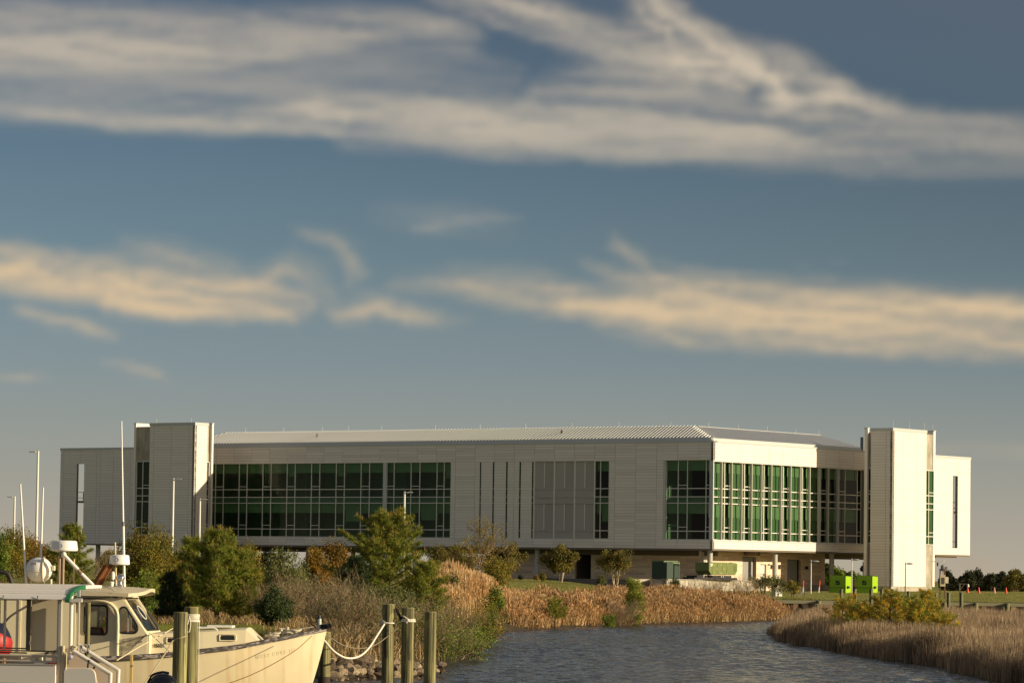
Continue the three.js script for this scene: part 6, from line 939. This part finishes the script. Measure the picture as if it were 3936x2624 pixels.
// gnarled grey thicket on the near bank
twiggy('shrub', 'grey leafless thicket right of the small cedar', 1100, 2215, 132, 240, 341, { n: 34, depth: 4, leafChance: 0.06, leafPal: 'myrtle' });
twiggy('shrub', 'grey brown thicket below the rust shrubs, green-flecked', 1240, 2195, 140, 260, 342, { n: 36, depth: 4, leafChance: 0.12, leafPal: 'myrtle' });
twiggy('shrub', 'wide twiggy shrub behind the sagging rope', 1330, 2250, 112, 330, 343, { n: 40, depth: 4, leafChance: 0.14, leafPal: 'myrtle', w: 0.018 });
twiggy('shrub', 'low tangled shrub with pale arching stems above the rocks', 1340, 2370, 104, 300, 344, { n: 26, depth: 4, spread: 1.3, lift: 0.0, w: 0.019, leafChance: 0.08, leafPal: 'myrtle' });
twiggy('shrub', 'brown twiggy shrub behind the tallest open-water piling', 1470, 2285, 116, 260, 345, { n: 34, depth: 4, leafChance: 0.18, leafPal: 'myrtle' });
twiggy('shrub', 'twiggy shrub between the middle and rightmost open-water pilings', 1590, 2330, 112, 240, 346, { n: 32, depth: 4, leafChance: 0.2, leafPal: 'green' });
bush('shrub', 'bushy green growth under the foot of the biggest pine', 1490, 2262, 140, 260, 347, { pal: 'myrtle', clumps: 60, leaves: 130, leaf: 0.04, shoots: 1 });
twiggy('shrub', 'reddish brown brush right of the rightmost piling, below the pine branch', 1700, 2300, 128, 200, 348, { n: 32, depth: 4, leafChance: 0.2, leafPal: 'myrtle' });
twiggy('shrub', 'low grey brush at the water edge right of the rightmost piling', 1735, 2400, 119, 240, 349, { n: 36, depth: 4, leafChance: 0.3, leafPal: 'green', spread: 1.1 });
bush('shrub', 'olive green shrub overhanging the creek at the bend', 1870, 2312, 143, 130, 350, { pal: 'olive', clumps: 30, leaves: 80, leaf: 0.035, shoots: 3 });
bush('shrub', 'green shrub low at the water edge left of the bend', 1800, 2380, 130, 200, 351, { pal: 'green', clumps: 38, leaves: 80, leaf: 0.035, shoots: 3 });
bush('shrub', 'small green shrub close to the waterline under the brush', 1690, 2430, 114, 170, 352, { pal: 'myrtle', clumps: 28, leaves: 70, leaf: 0.03, shoots: 2 });
bush('shrub', 'green shrub standing out of the golden reeds', 1735, 2195, 172, 90, 353, { pal: 'myrtle', clumps: 26, leaves: 120, leaf: 0.04, shoots: 1 });
bush('shrub', 'green shrub among golden reeds above the creek bend', 1905, 2240, 165, 90, 354, { pal: 'green', clumps: 26, leaves: 120, leaf: 0.04, shoots: 1 });
// the middle bank
pine('pine_tree', 'small dark pine at the water edge of the middle bank', 2135, 2312, 194, 70, 361, { candles: 0, base: 0.35, taper: 0.3, needle: 0.14, step: 0.18 });
bush('cedar', 'dark two-tiered cedar on the bank before the wall stub', 2440, 2218, 209, 92, 362, { cat: 'cedar', pal: 'pine', clumps: 70, leaves: 160, leaf: 0.04, point: 0 });
bush('shrub', 'green tuft by the waterline left of the dark cedar', 2340, 2345, 201, 46, 363, { pal: 'green', clumps: 16, leaves: 100, leaf: 0.04 });
twiggy('shrub', 'grey bare shrub left of the dark cedar', 2395, 2300, 206, 110, 364, { n: 22, depth: 4 });
bush('cedar', 'tiny dark cedar before the equipment pad', 2597, 2222, 300, 42, 365, { cat: 'cedar', pal: 'cedar', clumps: 26, leaves: 90, leaf: 0.06, point: 1 });
[[2545, 2215, 80], [2680, 2218, 90], [2735, 2208, 80], [2790, 2222, 110], [2850, 2196, 90], [2905, 2205, 110]].forEach(([x, y, w], i) => twiggy('shrub', ['bare sapling at the left corner of the equipment pad', 'bare sapling below the transformer side of the pad', 'bare sapling before the middle of the pad wall', 'bare sapling under the generator skid', 'tall bare sapling under the generator housing', 'bare sapling at the right end of the pad'][i], x, y, 285, w, 370 + i, { n: 9, depth: 4, w: 0.016 }));
bush('shrub', 'green shrub before the sunlit white door', 2935, 2196, 300, 110, 380, { pal: 'myrtle', clumps: 40, leaves: 70, leaf: 0.06, lo: 0.3 });
bush('shrub', 'thin green shrub left of the pale utility box', 2990, 2215, 292, 80, 381, { pal: 'myrtle', clumps: 30, leaves: 60, leaf: 0.06, lo: 0.3 });
bush('shrub', 'small green shrub above the crab trap', 3050, 2232, 290, 70, 382, { pal: 'olive', clumps: 24, leaves: 60, leaf: 0.06, lo: 0.2 });
// beyond the building and on the right
bush('tree', 'dark pine clump seen in the gap behind the dumpsters', 3222, 2178, 470, 100, 390, { cat: 'tree', pal: 'green', leaf: 0.13, clumps: 60, leaves: 110, point: 1 });
bush('tree', 'tall dark tree at the left side of the gap beside a column', 3182, 2160, 480, 36, 391, { cat: 'tree', pal: 'cedar', leaf: 0.13, clumps: 40, leaves: 90, point: 1 });
bush('tree', 'lower green tree at the right side of the gap', 3275, 2195, 470, 60, 392, { cat: 'tree', pal: 'green', leaf: 0.13, clumps: 36, leaves: 90, point: 1 });
bush('tree', 'small round crown just left of the right stair tower', 3320, 2174, 470, 16, 393, { cat: 'tree', pal: 'hedge', leaf: 0.10, clumps: 14, leaves: 60, lo: 0.8 });
const hg = [[3645, 2194, 70, 'slim dark tree right beside the stair tower'], [3672, 2230, 50, 'low dark tree next to the gooseneck lamp'], [3700, 2215, 56, 'dark tree right behind the gooseneck lamp'], [3728, 2196, 66, 'tall dark tree over the first orange cone'], [3760, 2192, 60, 'pointed dark tree over the second cone'], [3790, 2222, 50, 'low dark tree left of the pale cone'], [3812, 2204, 60, 'dark tree straight behind the pale cone'], [3846, 2198, 60, 'dark tree between the pale and the last cone'], [3872, 2218, 50, 'low dark tree behind the last cone'], [3905, 2190, 80, 'tall brown-green tree near the right picture edge'], [3945, 2210, 70, 'dark tree cut by the right picture edge']];
hg.forEach(([x, y, w, l], i) => bush('hedge_tree', l, x, y, 455 + (i % 3) * 6, w, 400 + i, { cat: 'tree', pal: i === 9 ? 'oak' : 'hedge', leaf: 0.12, clumps: 55, leaves: 120, point: 1, group: 'row of dark trees behind the cones' }));
// young pines and yellowed bushes standing in the marsh
const mg = 'yellowed young pines in the marsh';
[[3238, 2308, 155, 150, 'pineYellow', 'small yellowed pine at the left of the marsh group'], [3290, 2338, 150, 120, 'pineYellow', 'dark olive young pine second from the left in the marsh'], [3345, 2328, 152, 150, 'pineYellow', 'short golden pine before the dock stringer'], [3420, 2284, 150, 190, 'pineYellow', 'broadest orange-green pine in the middle of the marsh group'], [3492, 2298, 152, 110, 'pine', 'dark green-topped pine right of the broadest one'], [3530, 2314, 148, 140, 'pineYellow', 'bushy pine with dark top before the path'], [3565, 2284, 153, 95, 'pineYellow', 'tallest thin-stemmed pine at the right of the marsh group'], [3600, 2306, 150, 70, 'pineYellow', 'slender leaning pine with few branches'], [3630, 2376, 140, 150, 'pineYellow', 'low yellow pine farthest right in the marsh']].forEach(([x, y, Z, w, pal, l], i) => pine('young_pine', l, x, y, Z, w, 420 + i, { pal: PAL[pal], candles: 0, base: i > 5 ? 0.35 : 0.15, taper: 0.45, needle: 0.13, step: 0.2, group: mg, bark: barkDark }));

// ---------------------------------------------------------------- reeds, marsh grass, lawn tufts: countless stems
function clumpGeo(seed, o) {
  const r = rng(seed), L = new Leaves();
  for (let i = 0; i < o.n; i++) {
    const a = r() * 6.28, k = Math.sqrt(r()) * o.r, p = V(Math.cos(a) * k, 0, Math.sin(a) * k), h = 0.55 + 0.5 * r(), lx = (r() - 0.35) * o.lean, lz = (r() - 0.5) * o.lean, s = V(Math.cos(r() * 3.14), 0, Math.sin(r() * 3.14)), c = pick(o.pal, r), w = o.w * (0.7 + 0.6 * r());
    const m = p.clone().add(V(lx * 0.35 * h, h * 0.6, lz * 0.35 * h)), e = p.clone().add(V(lx * h, h, lz * h));
    const a0 = p.clone().addScaledVector(s, -w), b0 = p.clone().addScaledVector(s, w), a1 = m.clone().addScaledVector(s, -w * 0.8), b1 = m.clone().addScaledVector(s, w * 0.8);
    L.tri(a0, b0, b1, c); L.tri(a0, b1, a1, c); L.tri(a1, b1, e, c);
    if (o.leafy && r() < o.leafy) { const q = p.clone().lerp(m, 0.4 + 0.6 * r()), d = V((r() - 0.3) * 0.5, 0.15 + 0.2 * r(), (r() - 0.5) * 0.5); L.blade(q, d.multiplyScalar(0.6), V(-d.z, 0, d.x).normalize(), w * 1.4, c); }
    if (o.plume && r() < o.plume) { const pc = [c[0] * 1.15, c[1] * 1.1, c[2] * 1.1]; for (let q = 0; q < 5; q++) { const d = V(0.05 + lx * 0.3 + (r() - 0.5) * 0.05, 0.17 + 0.05 * r(), (r() - 0.5) * 0.06); L.blade(e.clone().add(V(0, -0.05, 0)), d, V(Math.cos(q * 1.3), 0.2, Math.sin(q * 1.3)).normalize(), 0.018, pc); } }
  }
  return L.geo;
}
function field(name, label, cat, geo, m, spots) {
  const im = new THREE.InstancedMesh(geo, m, spots.length), q = new THREE.Quaternion(), up = V(0, 1, 0), M4 = new THREE.Matrix4(), c = new THREE.Color();
  spots.forEach(([x, y, z, sx, sy, a, k], i) => { q.setFromAxisAngle(up, a); im.setMatrixAt(i, M4.compose(V(x, y, z), q, V(sx, sy, sx))); im.setColorAt(i, c.setRGB(k[0], k[1], k[2])); });
  im.name = numbered(name); lit(im); scene.add(im); tag(im, label, cat, null, 'stuff'); return im;
}
{
  const gold = [[0.66, 0.46, 0.22], [0.56, 0.38, 0.17], [0.74, 0.54, 0.28], [0.42, 0.27, 0.12]], rusty = [[0.60, 0.40, 0.19], [0.46, 0.29, 0.13], [0.70, 0.50, 0.26], [0.28, 0.17, 0.08]], rush = [[0.36, 0.25, 0.15], [0.44, 0.315, 0.19], [0.25, 0.17, 0.10], [0.54, 0.40, 0.25]];
  const r = rng(900);
  const inFrame = (x, z, m = 1) => z < 0 && Math.abs(x) < -z * 0.1365 + m;
  const scatter = (n, x0, x1, z0, z1, fn) => { const out = []; for (let i = 0; i < n; i++) { const x = lerp(x0, x1, r()), z = lerp(z0, z1, r()); if (!inFrame(x, z, 1.5)) continue; const q = fn(x, z); if (q) out.push(q); } return out; };
  const K = (b, v) => { const k = b + v * (r() - 0.5); return [k, k * (0.97 + 0.06 * r()), k]; };
  // tall golden reeds with plumes on the rising bank
  field('reeds', 'tall golden reeds with feathery plumes on the bank right of the big pine', 'reeds', clumpGeo(1, { n: 20, r: 0.34, lean: 0.34, w: 0.013, pal: gold, leafy: 0.8, plume: 0.75 }), dryM, scatter(5200, -4.6, 4.5, -215, -162, (x, z) => { const l = sdf(landPoly, x, z), e = fbm(x * 0.4, z * 0.2, 3); if (l < 2.0 || l > 11 + 5 * e) return; const hump = Math.exp(-(((x + 2.3) / 2.0) ** 2 + ((z + 183) / 12) ** 2)); return [x, groundY(x, z) - 0.03, z, 1, (0.95 + 0.90 * hump) * (0.62 + 0.55 * e + 0.28 * r()), r() * 6.28, K(0.95, 0.7)]; }));
  // shorter russet grasses along the middle bank
  field('reeds', 'russet and tan grasses along the far bank of the creek', 'reeds', clumpGeo(2, { n: 24, r: 0.34, lean: 0.46, w: 0.012, pal: rusty, leafy: 0.9, plume: 0.3 }), dryM, scatter(17000, -1, 21, -262, -185, (x, z) => { const l = sdf(landPoly, x, z), e = fbm(x * 0.45 + 5, z * 0.25, 3); if (l < 0.25 || l > 4.5 + 11 * e) return; return [x, groundY(x, z) - 0.04, z, 1 + 0.2 * r(), (0.30 + 0.95 * e + 0.3 * r()) * Math.min(1, 0.6 + l * 0.2), r() * 6.28, K(0.85 + 0.35 * (noise(x * 1.1, z * 0.5) - 0.5), 0.75)]; }));
  // sparse dry grass over the lower lawn and the near bank
  field('dry_grass', 'sparse dry grass between the shrubs of the near bank', 'grass', clumpGeo(3, { n: 18, r: 0.3, lean: 0.6, w: 0.008, pal: [...rusty, [0.20, 0.17, 0.05]], leafy: 0.9 }), dryM, scatter(3500, -16, 1.5, -185, -97, (x, z) => { const l = sdf(landPoly, x, z), e = fbm(x * 0.6 + 9, z * 0.3, 3); if (l < 0.4 || (z > -128 && x < -7.4) || e < 0.36) return; return [x, groundY(x, z) - 0.03, z, 1, 0.25 + 0.4 * e, r() * 6.28, K(0.8, 0.5)]; }));
  field('dry_grass', 'pale dry stems thinning out over the lawn edge', 'grass', clumpGeo(4, { n: 12, r: 0.4, lean: 0.35, w: 0.012, pal: gold, leafy: 0.4, plume: 0.2 }), dryM, scatter(1500, -2, 26, -262, -200, (x, z) => { const l = sdf(landPoly, x, z), e = fbm(x * 0.3 + 2, z * 0.12, 3); if (l < 6 || e < 0.42 || (x > 20 && z < -275)) return; return [x, groundY(x, z) - 0.03, z, 1.1, (0.25 + 0.45 * e), r() * 6.28, K(0.95, 0.4)]; }));
  // brown needle rush of the marsh
  field('marsh_rush', 'dense grey brown needle rush covering the marsh right of the creek', 'marsh grass', clumpGeo(5, { n: 34, r: 0.30, lean: 0.16, w: 0.0085, pal: rush }), dryM, scatter(130000, 11, 42, -272, -96, (x, z) => { const m = sdf(marshPoly, x, z), e = fbm(x * 0.35, z * 0.16, 3), f = noise(x * 1.3, z * 0.7); if (m < 0.25 - 0.5 * f || m < -1) return; if (r() > 0.30 + 0.7 * step(-200, -110, z)) return; return [x, groundY(x, z) - 0.04, z, 1 + 0.2 * r(), (0.30 + 0.62 * e + 0.16 * f + 0.40 * noise(x * 0.55 + 8, z * 0.16)) * (m < 1.2 ? 0.8 + 0.16 * m : 1), r() * 6.28, K(0.78 + 0.5 * (noise(x * 0.8 + 3, z * 0.3) - 0.3), 0.5)]; }));
  // trimmed turf along the near grass strip and lawn tops
  field('grass', 'short bright grass on the strip behind the cream boat', 'grass', clumpGeo(6, { n: 26, r: 0.22, lean: 0.9, w: 0.006, pal: [[0.20, 0.28, 0.028], [0.28, 0.32, 0.035], [0.34, 0.32, 0.07]] }), leafM, scatter(9000, -17, -7, -132, -111.5, (x, z) => [x, groundY(x, z) - 0.02, z, 1, 0.10 + 0.10 * r(), r() * 6.28, K(1, 0.4)]));
  field('grass', 'uneven green and straw-coloured grass of the lawn before the building', 'grass', clumpGeo(7, { n: 20, r: 0.5, lean: 1.2, w: 0.012, pal: [[0.30, 0.36, 0.035], [0.42, 0.40, 0.06], [0.52, 0.43, 0.15], [0.25, 0.31, 0.03]] }), leafM, scatter(60000, -10, 60, -440, -276, (x, z) => { const l = sdf(landPoly, x, z); if (l < 3) return; const p = Math.abs(x) ; return [x, groundY(x, z) - 0.02, z, 1.2, 0.10 + 0.16 * fbm(x * 0.4, z * 0.15, 3), r() * 6.28, K(1, 0.5)]; }));
}
renderer.render(scene, camera);
